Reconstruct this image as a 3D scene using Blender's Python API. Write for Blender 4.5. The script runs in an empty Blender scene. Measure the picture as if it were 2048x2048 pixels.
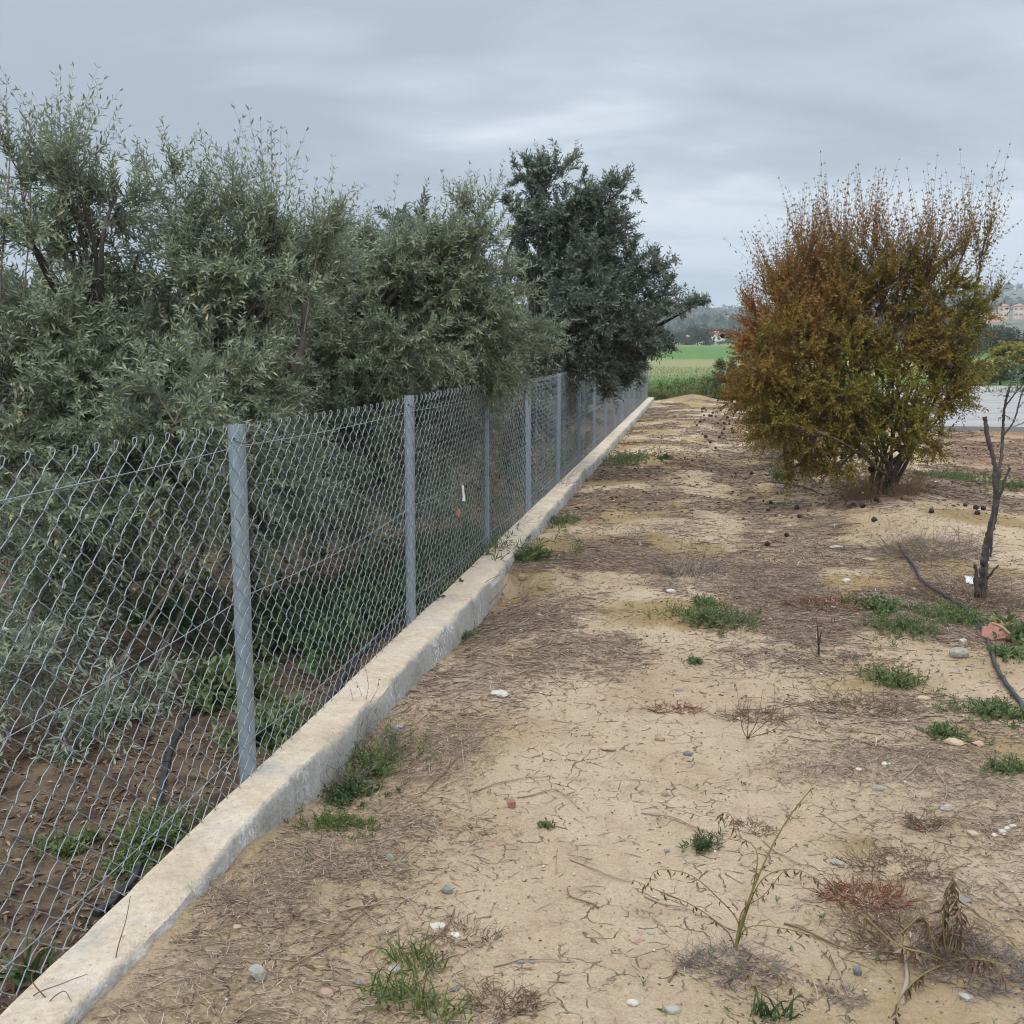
import bpy, math, random
import numpy as np

# ------------------------------------------------------------------ camera, sky, sun, exposure
sc = bpy.context.scene
COL = sc.collection
cam_data = bpy.data.cameras.new('camera')
cam_data.sensor_width = 36.0
cam_data.lens = 36.0
cam_data.clip_start = 0.05
cam_data.clip_end = 20000.0
cam = bpy.data.objects.new('camera', cam_data)
cam.location = (0.0, 0.0, 1.6)
cam.rotation_euler = (math.radians(90 - 8.8553), 0.0, math.radians(10.0349))
COL.objects.link(cam)
sc.camera = cam

SUN_EL, SUN_ROT = math.radians(58), math.radians(200)
world = bpy.data.worlds.new('World')
sc.world = world
world.use_nodes = True


def build_world():
    nt = world.node_tree
    nt.nodes.clear()
    N, L = nt.nodes.new, nt.links.new
    out = N('ShaderNodeOutputWorld')
    bg = N('ShaderNodeBackground')
    bg.inputs['Strength'].default_value = 0.1
    sky = N('ShaderNodeTexSky')
    sky.sky_type = 'NISHITA'
    sky.sun_disc = False
    sky.sun_elevation = SUN_EL
    sky.sun_rotation = SUN_ROT
    tc = N('ShaderNodeTexCoord')
    sep = N('ShaderNodeSeparateXYZ')
    L(tc.outputs['Generated'], sep.inputs[0])

    def math_(op, a, b=None, clamp=False):
        n = N('ShaderNodeMath')
        n.operation = op
        n.use_clamp = clamp
        for i, v in enumerate((a, b)):
            if v is None:
                continue
            if isinstance(v, (int, float)):
                n.inputs[i].default_value = v
            else:
                L(v, n.inputs[i])
        return n.outputs[0]
    z = math_('MAXIMUM', sep.outputs['Z'], 0.0)
    zd = math_('ADD', z, 0.16)
    u = math_('DIVIDE', sep.outputs['X'], zd)
    v = math_('DIVIDE', sep.outputs['Y'], zd)
    cmb = N('ShaderNodeCombineXYZ')
    L(u, cmb.inputs[0])
    L(v, cmb.inputs[1])
    mp = N('ShaderNodeMapping')
    mp.inputs['Rotation'].default_value = (0, 0, math.radians(-38))
    mp.inputs['Scale'].default_value = (0.55, 1.0, 1.0)
    mp.inputs['Location'].default_value = (11.3, -4.4, 0)
    L(cmb.outputs[0], mp.inputs[0])
    n1 = N('ShaderNodeTexNoise')
    n1.inputs['Scale'].default_value = 0.62
    n1.inputs['Detail'].default_value = 6.0
    n1.inputs['Roughness'].default_value = 0.52
    n1.inputs['Distortion'].default_value = 0.35
    L(mp.outputs[0], n1.inputs['Vector'])
    n2 = N('ShaderNodeTexNoise')
    n2.inputs['Scale'].default_value = 2.3
    n2.inputs['Detail'].default_value = 5.0
    n2.inputs['Roughness'].default_value = 0.55
    n2.inputs['Distortion'].default_value = 0.4
    L(mp.outputs[0], n2.inputs['Vector'])
    m = math_('ADD', math_('MULTIPLY', n1.outputs['Fac'], 0.72), math_('MULTIPLY', n2.outputs['Fac'], 0.28))
    rp = N('ShaderNodeValToRGB')
    e = rp.color_ramp.elements
    e[0].position, e[0].color = 0.425, (3.40, 3.85, 4.50, 1)
    e[1].position, e[1].color = 0.57, (6.9, 7.3, 7.9, 1)
    mid = rp.color_ramp.elements.new(0.50)
    mid.color = (4.50, 5.05, 5.80, 1)
    L(m, rp.inputs[0])
    # the overcast gradient: the cloud layer grows brighter towards the zenith
    grad = math_('ADD', math_('MULTIPLY', math_('MULTIPLY', z, z), 2.1), 0.90)
    cl = N('ShaderNodeMix')
    cl.data_type = 'RGBA'
    cl.blend_type = 'MULTIPLY'
    cl.inputs[0].default_value = 1.0
    # clearer bluish air low over the horizon
    low = N('ShaderNodeMapRange')
    low.inputs['From Min'].default_value, low.inputs['From Max'].default_value = 0.16, 0.0
    L(z, low.inputs['Value'])
    hz = N('ShaderNodeMix')
    hz.data_type = 'RGBA'
    L(math_('MULTIPLY', low.outputs[0], 0.7), hz.inputs[0])
    L(rp.outputs[0], hz.inputs[6])
    hz.inputs[7].default_value = (4.7, 5.5, 6.7, 1)
    L(hz.outputs[2], cl.inputs[6])
    L(grad, cl.inputs[7])
    mix = N('ShaderNodeMix')
    mix.data_type = 'RGBA'
    mix.inputs[0].default_value = 0.93
    L(sky.outputs[0], mix.inputs[6])
    L(cl.outputs[2], mix.inputs[7])
    L(mix.outputs[2], bg.inputs['Color'])
    L(bg.outputs[0], out.inputs['Surface'])


build_world()
sun_data = bpy.data.lights.new('sun', 'SUN')
sun_data.energy = 1.5
sun_data.angle = math.radians(45)
sun_data.color = (1.0, 0.96, 0.90)
sun = bpy.data.objects.new('sun', sun_data)
sun.rotation_euler = (math.radians(90) - SUN_EL, 0, math.radians(180) - SUN_ROT)
COL.objects.link(sun)

sc.view_settings.view_transform = 'Standard'
sc.view_settings.look = 'None'
sc.view_settings.exposure = 0.32
sc.view_settings.gamma = 1.0
sc.view_settings.use_curve_mapping = False
sc.render.engine = 'CYCLES'
sc.cycles.max_bounces = 8
sc.cycles.diffuse_bounces = 4
sc.cycles.transparent_max_bounces = 4
sc.cycles.volume_bounces = 1
sc.cycles.filter_width = 1.1
sc.cycles.use_denoising = True

rng = np.random.default_rng(7)


# ------------------------------------------------------------------ helpers
def hash2(ix, iy, seed):
    n = (ix.astype(np.int64) * 374761393 + iy.astype(np.int64) * 668265263 + seed * 1442695041) & 0x7fffffff
    n = ((n ^ (n >> 13)) * 1274126177) & 0x7fffffff
    n = (n ^ (n >> 16)) & 0xffffff
    return n / float(0xffffff)


def vnoise(x, y, seed=0):
    x0, y0 = np.floor(x), np.floor(y)
    fx, fy = x - x0, y - y0
    fx, fy = fx * fx * (3 - 2 * fx), fy * fy * (3 - 2 * fy)
    a, b = hash2(x0, y0, seed), hash2(x0 + 1, y0, seed)
    c, d = hash2(x0, y0 + 1, seed), hash2(x0 + 1, y0 + 1, seed)
    return (a * (1 - fx) + b * fx) * (1 - fy) + (c * (1 - fx) + d * fx) * fy


def fbm(x, y, seed=0, o=4):
    s, a, t = 0, 1.0, 0
    x, y = np.asarray(x, float), np.asarray(y, float)
    for k in range(o):
        s = s + a * vnoise(x * 2 ** k + 13.7 * k, y * 2 ** k - 7.3 * k, seed + k)
        t += a
        a *= 0.5
    return s / t


def sstep(a, b, x):
    t = np.clip((x - a) / (b - a), 0, 1)
    return t * t * (3 - 2 * t)


def unit(v):
    return v / np.maximum(np.linalg.norm(v, axis=-1, keepdims=True), 1e-9)


class MB:
    """collects vertex / triangle / quad arrays and links them as ONE mesh object"""

    def __init__(self):
        self.v, self.f, self.n = [], [], 0

    def add(self, v, f, mi=0):
        v, f = np.asarray(v, float).reshape(-1, 3), np.asarray(f, np.int64)
        self.f.append((f + self.n, mi))
        self.v.append(v)
        self.n += len(v)
        return self

    def sticks(self, A, B, ra, rb, n=3, mi=0):
        A, B = np.asarray(A, float).reshape(-1, 3), np.asarray(B, float).reshape(-1, 3)
        m = len(A)
        if not m:
            return self
        ra, rb = np.broadcast_to(ra, (m,)), np.broadcast_to(rb, (m,))
        d = unit(B - A)
        ref = np.where(np.abs(d[:, 2:3]) > 0.9, np.array([[1.0, 0, 0]]), np.array([[0, 0, 1.0]]))
        s = unit(np.cross(d, ref))
        t = np.cross(s, d)
        ang = np.arange(n) * 2 * math.pi / n + 0.5
        ring = s[:, None] * np.cos(ang)[None, :, None] + t[:, None] * np.sin(ang)[None, :, None]
        v = np.concatenate([A[:, None] + ring * ra[:, None, None], B[:, None] + ring * rb[:, None, None]], 1)
        base = (np.arange(m) * 2 * n)[:, None]
        q = []
        for k in range(n):
            k2 = (k + 1) % n
            q.append(base + np.array([[k, k2, n + k2, n + k]]))
        return self.add(v.reshape(-1, 3), np.stack(q, 1).reshape(-1, 4), mi)

    def tube(self, pts, rad, n=6, mi=0, cap=True):
        p = np.asarray(pts, float)
        k = len(p)
        rad = np.broadcast_to(rad, (k,))
        tg = unit(np.gradient(p, axis=0))
        ref = np.array([0, 0, 1.0]) if abs(tg[0, 2]) < 0.9 else np.array([1.0, 0, 0])
        s = unit(np.cross(tg[0], ref))
        ang = np.arange(n) * 2 * math.pi / n
        rings = []
        for i in range(k):
            s = unit(s - tg[i] * np.dot(s, tg[i]))
            t = np.cross(tg[i], s)
            rings.append(p[i] + rad[i] * (np.cos(ang)[:, None] * s + np.sin(ang)[:, None] * t))
        v = np.concatenate(rings)
        i, j = np.meshgrid(np.arange(k - 1), np.arange(n), indexing='ij')
        a, b = i * n + j, i * n + (j + 1) % n
        f = np.stack([a, b, b + n, a + n], -1).reshape(-1, 4)
        off = self.n
        self.add(v, f, mi)
        if cap:
            for c, o, fl in ((p[0], 0, 1), (p[-1], (k - 1) * n, 0)):
                idx = np.arange(n)
                tri = np.stack([np.full(n, n), (idx + 1) % n, idx], -1) if fl else np.stack([np.full(n, n), idx, (idx + 1) % n], -1)
                self.add(np.vstack([v[o:o + n], c[None]]), tri, mi)
        return self

    def leaves(self, Pn, D, Nn, Ln, Wn, mi=0, curl=0.12, fold=0.10, wide=0.45):
        Pn = np.asarray(Pn, float)
        m = len(Pn)
        if not m:
            return self
        Ln = np.broadcast_to(Ln, (m,))[:, None]
        Wn = np.broadcast_to(Wn, (m,))[:, None]
        D = unit(D)
        S = unit(np.cross(D, Nn))
        U = np.cross(S, D)
        tip = Pn + D * Ln - U * Ln * curl
        mid = Pn + D * Ln * wide + U * Wn * fold
        v = np.stack([Pn, mid + S * Wn * 0.5, tip, mid - S * Wn * 0.5], 1).reshape(-1, 3)
        b = (np.arange(m) * 4)[:, None]
        f = np.stack([b + np.array([[0, 1, 2]]), b + np.array([[0, 2, 3]])], 1).reshape(-1, 3)
        return self.add(v, f, mi)

    def box(self, c, s, mi=0, rz=0.0):
        x, y, z = np.array(s) / 2.0
        v = np.array([[-x, -y, -z], [x, -y, -z], [x, y, -z], [-x, y, -z], [-x, -y, z], [x, -y, z], [x, y, z], [-x, y, z]])
        ca, sa = math.cos(rz), math.sin(rz)
        v = v @ np.array([[ca, sa, 0], [-sa, ca, 0], [0, 0, 1]]) + np.array(c)
        f = [[0, 3, 2, 1], [4, 5, 6, 7], [0, 1, 5, 4], [1, 2, 6, 5], [2, 3, 7, 6], [3, 0, 4, 7]]
        return self.add(v, f, mi)

    def mesh(self, name, mats, smooth=False):
        me = bpy.data.meshes.new(name)
        V = np.concatenate(self.v)
        starts, tot, idx, mid, pos = [], [], [], [], 0
        for f, mi in self.f:
            k = f.shape[1]
            starts.append(pos + np.arange(len(f)) * k)
            tot.append(np.full(len(f), k))
            idx.append(f.ravel())
            mid.append(np.full(len(f), mi))
            pos += f.size
        starts, tot, idx, mid = map(np.concatenate, (starts, tot, idx, mid))
        me.vertices.add(len(V))
        me.vertices.foreach_set('co', V.ravel().astype(np.float32))
        me.loops.add(len(idx))
        me.loops.foreach_set('vertex_index', idx.astype(np.int32))
        me.polygons.add(len(starts))
        me.polygons.foreach_set('loop_start', starts.astype(np.int32))
        me.polygons.foreach_set('loop_total', tot.astype(np.int32))
        me.polygons.foreach_set('material_index', mid.astype(np.int32))
        if smooth:
            me.polygons.foreach_set('use_smooth', np.ones(len(starts), bool))
        for m in (mats if isinstance(mats, (list, tuple)) else [mats]):
            me.materials.append(m)
        me.update(calc_edges=True)
        return me

    def build(self, name, mats, parent=None, smooth=False, loc=None):
        """vertices are in world space; with a parent they are stored relative to it"""
        o = bpy.data.objects.new(name, self.mesh(name, mats, smooth))
        COL.objects.link(o)
        if parent is not None:
            o.parent = parent
            w = wloc(parent)
            if any(abs(c) > 1e-9 for c in w):
                o.data.transform(__import__('mathutils').Matrix.Translation([-c for c in w]))
        elif loc is not None:
            o.data.transform(__import__('mathutils').Matrix.Translation([-c for c in loc]))
            o.location = loc
        return o


def wloc(o):
    x, y, z = o.location
    while o.parent is not None:
        o = o.parent
        x, y, z = x + o.location[0], y + o.location[1], z + o.location[2]
    return (x, y, z)


def tag(o, label=None, cat=None, group=None, kind=None):
    if label:
        o['label'] = label
    if cat:
        o['category'] = cat
    if group:
        o['group'] = group
    if kind:
        o['kind'] = kind
    return o


def thing(name, loc, label, cat, group=None):
    o = bpy.data.objects.new(name, None)
    o.empty_display_size = 0.1
    o.location = loc
    COL.objects.link(o)
    return tag(o, label, cat, group)


def curve(pts, n=12):
    """a smooth line through points (Catmull-Rom)"""
    p = np.asarray(pts, float)
    if len(p) == 2:
        return p[0] + (p[1] - p[0]) * np.linspace(0, 1, n)[:, None]
    q = np.vstack([2 * p[0] - p[1], p, 2 * p[-1] - p[-2]])
    out = []
    for i in range(1, len(q) - 2):
        t = np.linspace(0, 1, n, endpoint=(i == len(q) - 3))[:, None]
        a, b, c, d = q[i - 1], q[i], q[i + 1], q[i + 2]
        out.append(0.5 * (2 * b + (c - a) * t + (2 * a - 5 * b + 4 * c - d) * t * t + (3 * b - a - 3 * c + d) * t ** 3))
    return np.vstack(out)


def randdir(n, r=rng):
    return unit(r.normal(size=(n, 3)))


# ------------------------------------------------------------------ materials
def new_mat(name):
    m = bpy.data.materials.new(name)
    m.use_nodes = True
    nt = m.node_tree
    b = nt.nodes['Principled BSDF']
    return m, nt, b


def node(nt, kind, **kw):
    n = nt.nodes.new(kind)
    for k, v in kw.items():
        if k in n.inputs.keys():
            n.inputs[k].default_value = v
        else:
            setattr(n, k, v)
    return n


def ramp(nt, fac, stops):
    r = nt.nodes.new('ShaderNodeValToRGB')
    e = r.color_ramp.elements
    while len(e) < len(stops):
        e.new(0.5)
    for el, (p, c) in zip(e, stops):
        el.position = p
        el.color = (*c, 1) if len(c) == 3 else c
    nt.links.new(fac, r.inputs[0])
    return r.outputs[0]


def mixc(nt, fac, a, b, blend='MIX'):
    m = nt.nodes.new('ShaderNodeMix')
    m.data_type = 'RGBA'
    m.blend_type = blend
    for i, v in ((0, fac), (6, a), (7, b)):
        if isinstance(v, (int, float)):
            m.inputs[i].default_value = v
        elif isinstance(v, tuple):
            m.inputs[i].default_value = (*v, 1)
        else:
            nt.links.new(v, m.inputs[i])
    return m.outputs[2]


def mth(nt, op, a, b=0.0, clamp=False):
    n = nt.nodes.new('ShaderNodeMath')
    n.operation = op
    n.use_clamp = clamp
    for i, v in enumerate((a, b)):
        if isinstance(v, (int, float)):
            n.inputs[i].default_value = v
        else:
            nt.links.new(v, n.inputs[i])
    return n.outputs[0]


def noise_tex(nt, scale, detail=4, rough=0.55, dist=0.0, vec=None):
    n = node(nt, 'ShaderNodeTexNoise', Scale=scale, Detail=detail, Roughness=rough, Distortion=dist)
    if vec is not None:
        nt.links.new(vec, n.inputs['Vector'])
    return n.outputs['Fac']


def pos(nt):
    return nt.nodes.new('ShaderNodeNewGeometry').outputs['Position']


def bump(nt, b, h, strength=0.5, dist=0.01):
    n = node(nt, 'ShaderNodeBump', Strength=strength, Distance=dist)
    nt.links.new(h, n.inputs['Height'])
    nt.links.new(n.outputs[0], b.inputs['Normal'])


def leaf_mat(name, stops, under=None, rough=0.5, spec=0.35, trans=0.25, patch=None):
    """each leaf (mesh island) gets its own tint; the underside may be paler"""
    m, nt, b = new_mat(name)
    g = nt.nodes.new('ShaderNodeNewGeometry')
    col = ramp(nt, g.outputs['Random Per Island'], stops)
    if patch is not None:
        scale, c2, lo, hi = patch[:4]
        nz = noise_tex(nt, scale, 3, 0.6, 0.2, g.outputs['Position'])
        f = nt.nodes.new('ShaderNodeMapRange')
        f.inputs['From Min'].default_value, f.inputs['From Max'].default_value = lo, hi
        nt.links.new(nz, f.inputs['Value'])
        other = ramp(nt, g.outputs['Random Per Island'], c2)
        fac = f.outputs[0]
        if len(patch) > 4:
            sp = nt.nodes.new('ShaderNodeSeparateXYZ')
            nt.links.new(g.outputs['Position'], sp.inputs[0])
            z0, z1, xs = patch[4]
            hgt = nt.nodes.new('ShaderNodeMapRange')
            hgt.inputs['From Min'].default_value, hgt.inputs['From Max'].default_value = z0, z1
            nt.links.new(mth(nt, 'SUBTRACT', sp.outputs['Z'], mth(nt, 'MULTIPLY', sp.outputs['X'], xs)), hgt.inputs['Value'])
            fac = mth(nt, 'MULTIPLY', mth(nt, 'ADD', hgt.outputs[0], mth(nt, 'SUBTRACT', fac, 0.5)), 1.0, True)
        col = mixc(nt, fac, col, other)
    if under:
        col = mixc(nt, g.outputs['Backfacing'], col, mixc(nt, 0.75, col, under))
    nt.links.new(col, b.inputs['Base Color'])
    b.inputs['Roughness'].default_value = rough
    b.inputs['Specular IOR Level'].default_value = spec
    tr = nt.nodes.new('ShaderNodeBsdfTranslucent')
    nt.links.new(col, tr.inputs['Color'])
    ms = nt.nodes.new('ShaderNodeMixShader')
    ms.inputs[0].default_value = trans
    nt.links.new(b.outputs[0], ms.inputs[1])
    nt.links.new(tr.outputs[0], ms.inputs[2])
    nt.links.new(ms.outputs[0], nt.nodes['Material Output'].inputs['Surface'])
    return m


def simple_mat(name, c1, c2, scale=8.0, rough=0.8, metal=0.0, bmp=0.3, bd=0.01, stretch=None):
    m, nt, b = new_mat(name)
    p = pos(nt)
    if stretch:
        mp = node(nt, 'ShaderNodeMapping')
        mp.inputs['Scale'].default_value = stretch
        nt.links.new(p, mp.inputs[0])
        p = mp.outputs[0]
    nz = noise_tex(nt, scale, 5, 0.6, 0.1, p)
    nt.links.new(ramp(nt, nz, [(0.32, c1), (0.68, c2)]), b.inputs['Base Color'])
    b.inputs['Roughness'].default_value = rough
    b.inputs['Metallic'].default_value = metal
    if bmp:
        bump(nt, b, noise_tex(nt, scale * 3, 4, 0.6, 0, p), bmp, bd)
    return m


def island_mat(name, stops, rough=0.9):
    m, nt, b = new_mat(name)
    g = nt.nodes.new('ShaderNodeNewGeometry')
    nt.links.new(ramp(nt, g.outputs['Random Per Island'], stops), b.inputs['Base Color'])
    b.inputs['Roughness'].default_value = rough
    return m


M = {}
M['olive_leaf'] = leaf_mat('olive_leaf', [(0.0, (0.112, 0.159, 0.097)), (0.4, (0.196, 0.252, 0.159)), (0.75, (0.290, 0.336, 0.215)), (0.97, (0.373, 0.391, 0.224)), (1.0, (0.559, 0.485, 0.168))],
                           under=(0.302, 0.347, 0.269), rough=0.38, spec=0.5, trans=0.25)
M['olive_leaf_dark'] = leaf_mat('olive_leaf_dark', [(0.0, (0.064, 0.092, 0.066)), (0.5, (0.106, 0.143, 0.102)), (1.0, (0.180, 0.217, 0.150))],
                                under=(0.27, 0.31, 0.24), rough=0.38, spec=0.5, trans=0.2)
M['bark'] = simple_mat('bark', (0.035, 0.029, 0.024), (0.105, 0.088, 0.07), 14, 0.9, 0, 0.7, 0.012, (1, 1, 0.35))
M['olive_twig'] = simple_mat('olive_twig', (0.12, 0.10, 0.075), (0.24, 0.21, 0.165), 6, 0.85, 0, 0.0)
M['pome_twig'] = simple_mat('pome_twig', (0.10, 0.065, 0.045), (0.20, 0.14, 0.105), 6, 0.85, 0, 0.0)
M['pomegranate_leaf'] = leaf_mat('pomegranate_leaf', [(0.0, (0.105, 0.125, 0.022)), (0.4, (0.18, 0.185, 0.030)), (0.75, (0.27, 0.215, 0.034)), (1.0, (0.37, 0.26, 0.042))],
                                 rough=0.5, spec=0.3, trans=0.35,
                                 patch=(1.1, [(0.0, (0.20, 0.122, 0.030)), (0.5, (0.31, 0.170, 0.038)), (1.0, (0.41, 0.215, 0.052))], 0.36, 0.66, (-1.1, 1.9, 1.0)))
M['rust_leaf'] = leaf_mat('rust_leaf', [(0.0, (0.220, 0.101, 0.030)), (0.4, (0.338, 0.151, 0.037)), (0.8, (0.423, 0.194, 0.051)), (1.0, (0.288, 0.203, 0.034))],
                          rough=0.6, spec=0.2, trans=0.3,
                          patch=(1.2, [(0.0, (0.220, 0.160, 0.034)), (1.0, (0.338, 0.254, 0.051))], 0.5, 0.7))
M['weed_green'] = leaf_mat('weed_green', [(0.0, (0.085, 0.135, 0.045)), (0.6, (0.14, 0.195, 0.075)), (1.0, (0.24, 0.27, 0.12))], rough=0.5, spec=0.3, trans=0.3)
M['weed_dark'] = leaf_mat('weed_dark', [(0.0, (0.035, 0.070, 0.024)), (0.6, (0.06, 0.11, 0.036)), (1.0, (0.10, 0.15, 0.055))], rough=0.45, spec=0.4, trans=0.3)
M['grass'] = leaf_mat('grass', [(0.0, (0.07, 0.13, 0.03)), (0.6, (0.13, 0.19, 0.05)), (1.0, (0.25, 0.24, 0.10))], rough=0.5, spec=0.3, trans=0.3)
M['dry_brown'] = island_mat('dry_brown', [(0.0, (0.08, 0.05, 0.03)), (0.5, (0.17, 0.105, 0.06)), (1.0, (0.28, 0.20, 0.12))])
M['dry_grey'] = island_mat('dry_grey', [(0.0, (0.10, 0.085, 0.08)), (0.5, (0.19, 0.16, 0.145)), (1.0, (0.32, 0.28, 0.24))])
M['dry_red'] = island_mat('dry_red', [(0.0, (0.11, 0.03, 0.018)), (0.6, (0.21, 0.055, 0.025)), (1.0, (0.24, 0.11, 0.05))])
M['straw'] = island_mat('straw', [(0.0, (0.10, 0.068, 0.05)), (0.35, (0.23, 0.165, 0.12)), (0.75, (0.39, 0.30, 0.225)), (1.0, (0.62, 0.53, 0.42))])
M['stalk_green'] = simple_mat('stalk_green', (0.12, 0.12, 0.03), (0.26, 0.19, 0.06), 9, 0.7, 0, 0)
M['stalk_tan'] = island_mat('stalk_tan', [(0.0, (0.22, 0.14, 0.07)), (0.6, (0.36, 0.24, 0.13)), (1.0, (0.45, 0.34, 0.20))])
M['gravel'] = island_mat('gravel', [(0.0, (0.22, 0.18, 0.14)), (0.5, (0.42, 0.36, 0.29)), (0.85, (0.60, 0.55, 0.48)), (1.0, (0.75, 0.72, 0.66))], 0.85)
M['galvanised'] = simple_mat('galvanised', (0.25, 0.31, 0.35), (0.34, 0.40, 0.44), 22, 0.55, 0.3, 0.08, 0.002)
M['wire'] = simple_mat('wire', (0.24, 0.285, 0.315), (0.36, 0.405, 0.44), 30, 0.5, 0.5, 0)
M['rusty_wire'] = simple_mat('rusty_wire', (0.10, 0.075, 0.06), (0.20, 0.14, 0.10), 40, 0.7, 0.3, 0)
M['hose'] = simple_mat('hose', (0.018, 0.019, 0.022), (0.05, 0.05, 0.055), 9, 0.5, 0, 0.15, 0.004)
M['dark_fruit'] = simple_mat('dark_fruit', (0.012, 0.009, 0.009), (0.045, 0.028, 0.022), 40, 0.75, 0, 0.6, 0.006)
M['fruit_red'] = simple_mat('fruit_red', (0.012, 0.004, 0.006), (0.03, 0.009, 0.011), 30, 0.7, 0, 0.3, 0.004)
for nm, a, b_ in (('stone_grey', (0.23, 0.22, 0.19), (0.38, 0.36, 0.31)), ('stone_blue', (0.12, 0.13, 0.135), (0.24, 0.25, 0.25)),
                  ('stone_white', (0.42, 0.39, 0.33), (0.60, 0.56, 0.49)), ('stone_tan', (0.36, 0.26, 0.17), (0.52, 0.40, 0.28)),
                  ('stone_pink', (0.31, 0.21, 0.15), (0.44, 0.32, 0.24)), ('brick_red', (0.24, 0.10, 0.07), (0.34, 0.165, 0.12)),
                  ('stone_green', (0.15, 0.16, 0.11), (0.27, 0.27, 0.20)), ('clod', (0.26, 0.19, 0.11), (0.40, 0.30, 0.19))):
    M[nm] = simple_mat(nm, a, b_, 26, 0.85, 0, 0.5, 0.006)


def wall_mat():
    m, nt, b = new_mat('wall_concrete')
    g = nt.nodes.new('ShaderNodeNewGeometry')
    p = g.outputs['Position']
    sep = nt.nodes.new('ShaderNodeSeparateXYZ')
    nt.links.new(g.outputs['Normal'], sep.inputs[0])
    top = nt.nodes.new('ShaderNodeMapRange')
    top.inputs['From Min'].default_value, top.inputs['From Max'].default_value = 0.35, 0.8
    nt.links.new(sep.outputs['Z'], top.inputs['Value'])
    n1 = noise_tex(nt, 5, 6, 0.6, 0.3, p)
    n2 = noise_tex(nt, 45, 5, 0.65, 0, p)
    n3 = noise_tex(nt, 2.2, 4, 0.6, 0.4, p)
    # the sun-bleached top with its ochre lichen film, the grey cast side with lime bloom
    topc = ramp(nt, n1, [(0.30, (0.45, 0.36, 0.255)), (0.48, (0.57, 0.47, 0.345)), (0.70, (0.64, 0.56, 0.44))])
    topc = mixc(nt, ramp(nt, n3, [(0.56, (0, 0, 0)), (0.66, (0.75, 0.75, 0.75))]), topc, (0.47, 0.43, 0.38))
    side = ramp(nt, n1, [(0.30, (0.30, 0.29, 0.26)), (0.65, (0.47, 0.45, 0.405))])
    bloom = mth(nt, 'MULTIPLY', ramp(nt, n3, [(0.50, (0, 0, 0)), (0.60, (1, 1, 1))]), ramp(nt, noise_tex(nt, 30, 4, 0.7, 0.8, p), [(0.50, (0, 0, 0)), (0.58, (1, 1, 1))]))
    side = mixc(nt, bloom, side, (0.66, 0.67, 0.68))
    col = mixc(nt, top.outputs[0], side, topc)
    spots = ramp(nt, noise_tex(nt, 70, 3, 0.7, 0.5, p), [(0.60, (0, 0, 0)), (0.68, (1, 1, 1))])
    col = mixc(nt, mth(nt, 'MULTIPLY', spots, 0.5), col, (0.16, 0.13, 0.10))
    col = mixc(nt, 0.35, col, ramp(nt, n2, [(0.3, (0.25, 0.25, 0.25)), (0.7, (0.75, 0.75, 0.75))]), 'OVERLAY')
    nt.links.new(col, b.inputs['Base Color'])
    b.inputs['Roughness'].default_value = 0.92
    h = mth(nt, 'ADD', n2, mth(nt, 'MULTIPLY', noise_tex(nt, 140, 3, 0.6, 0, p), 0.6))
    bump(nt, b, h, 0.9, 0.008)
    return m


M['wall'] = wall_mat()


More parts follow.
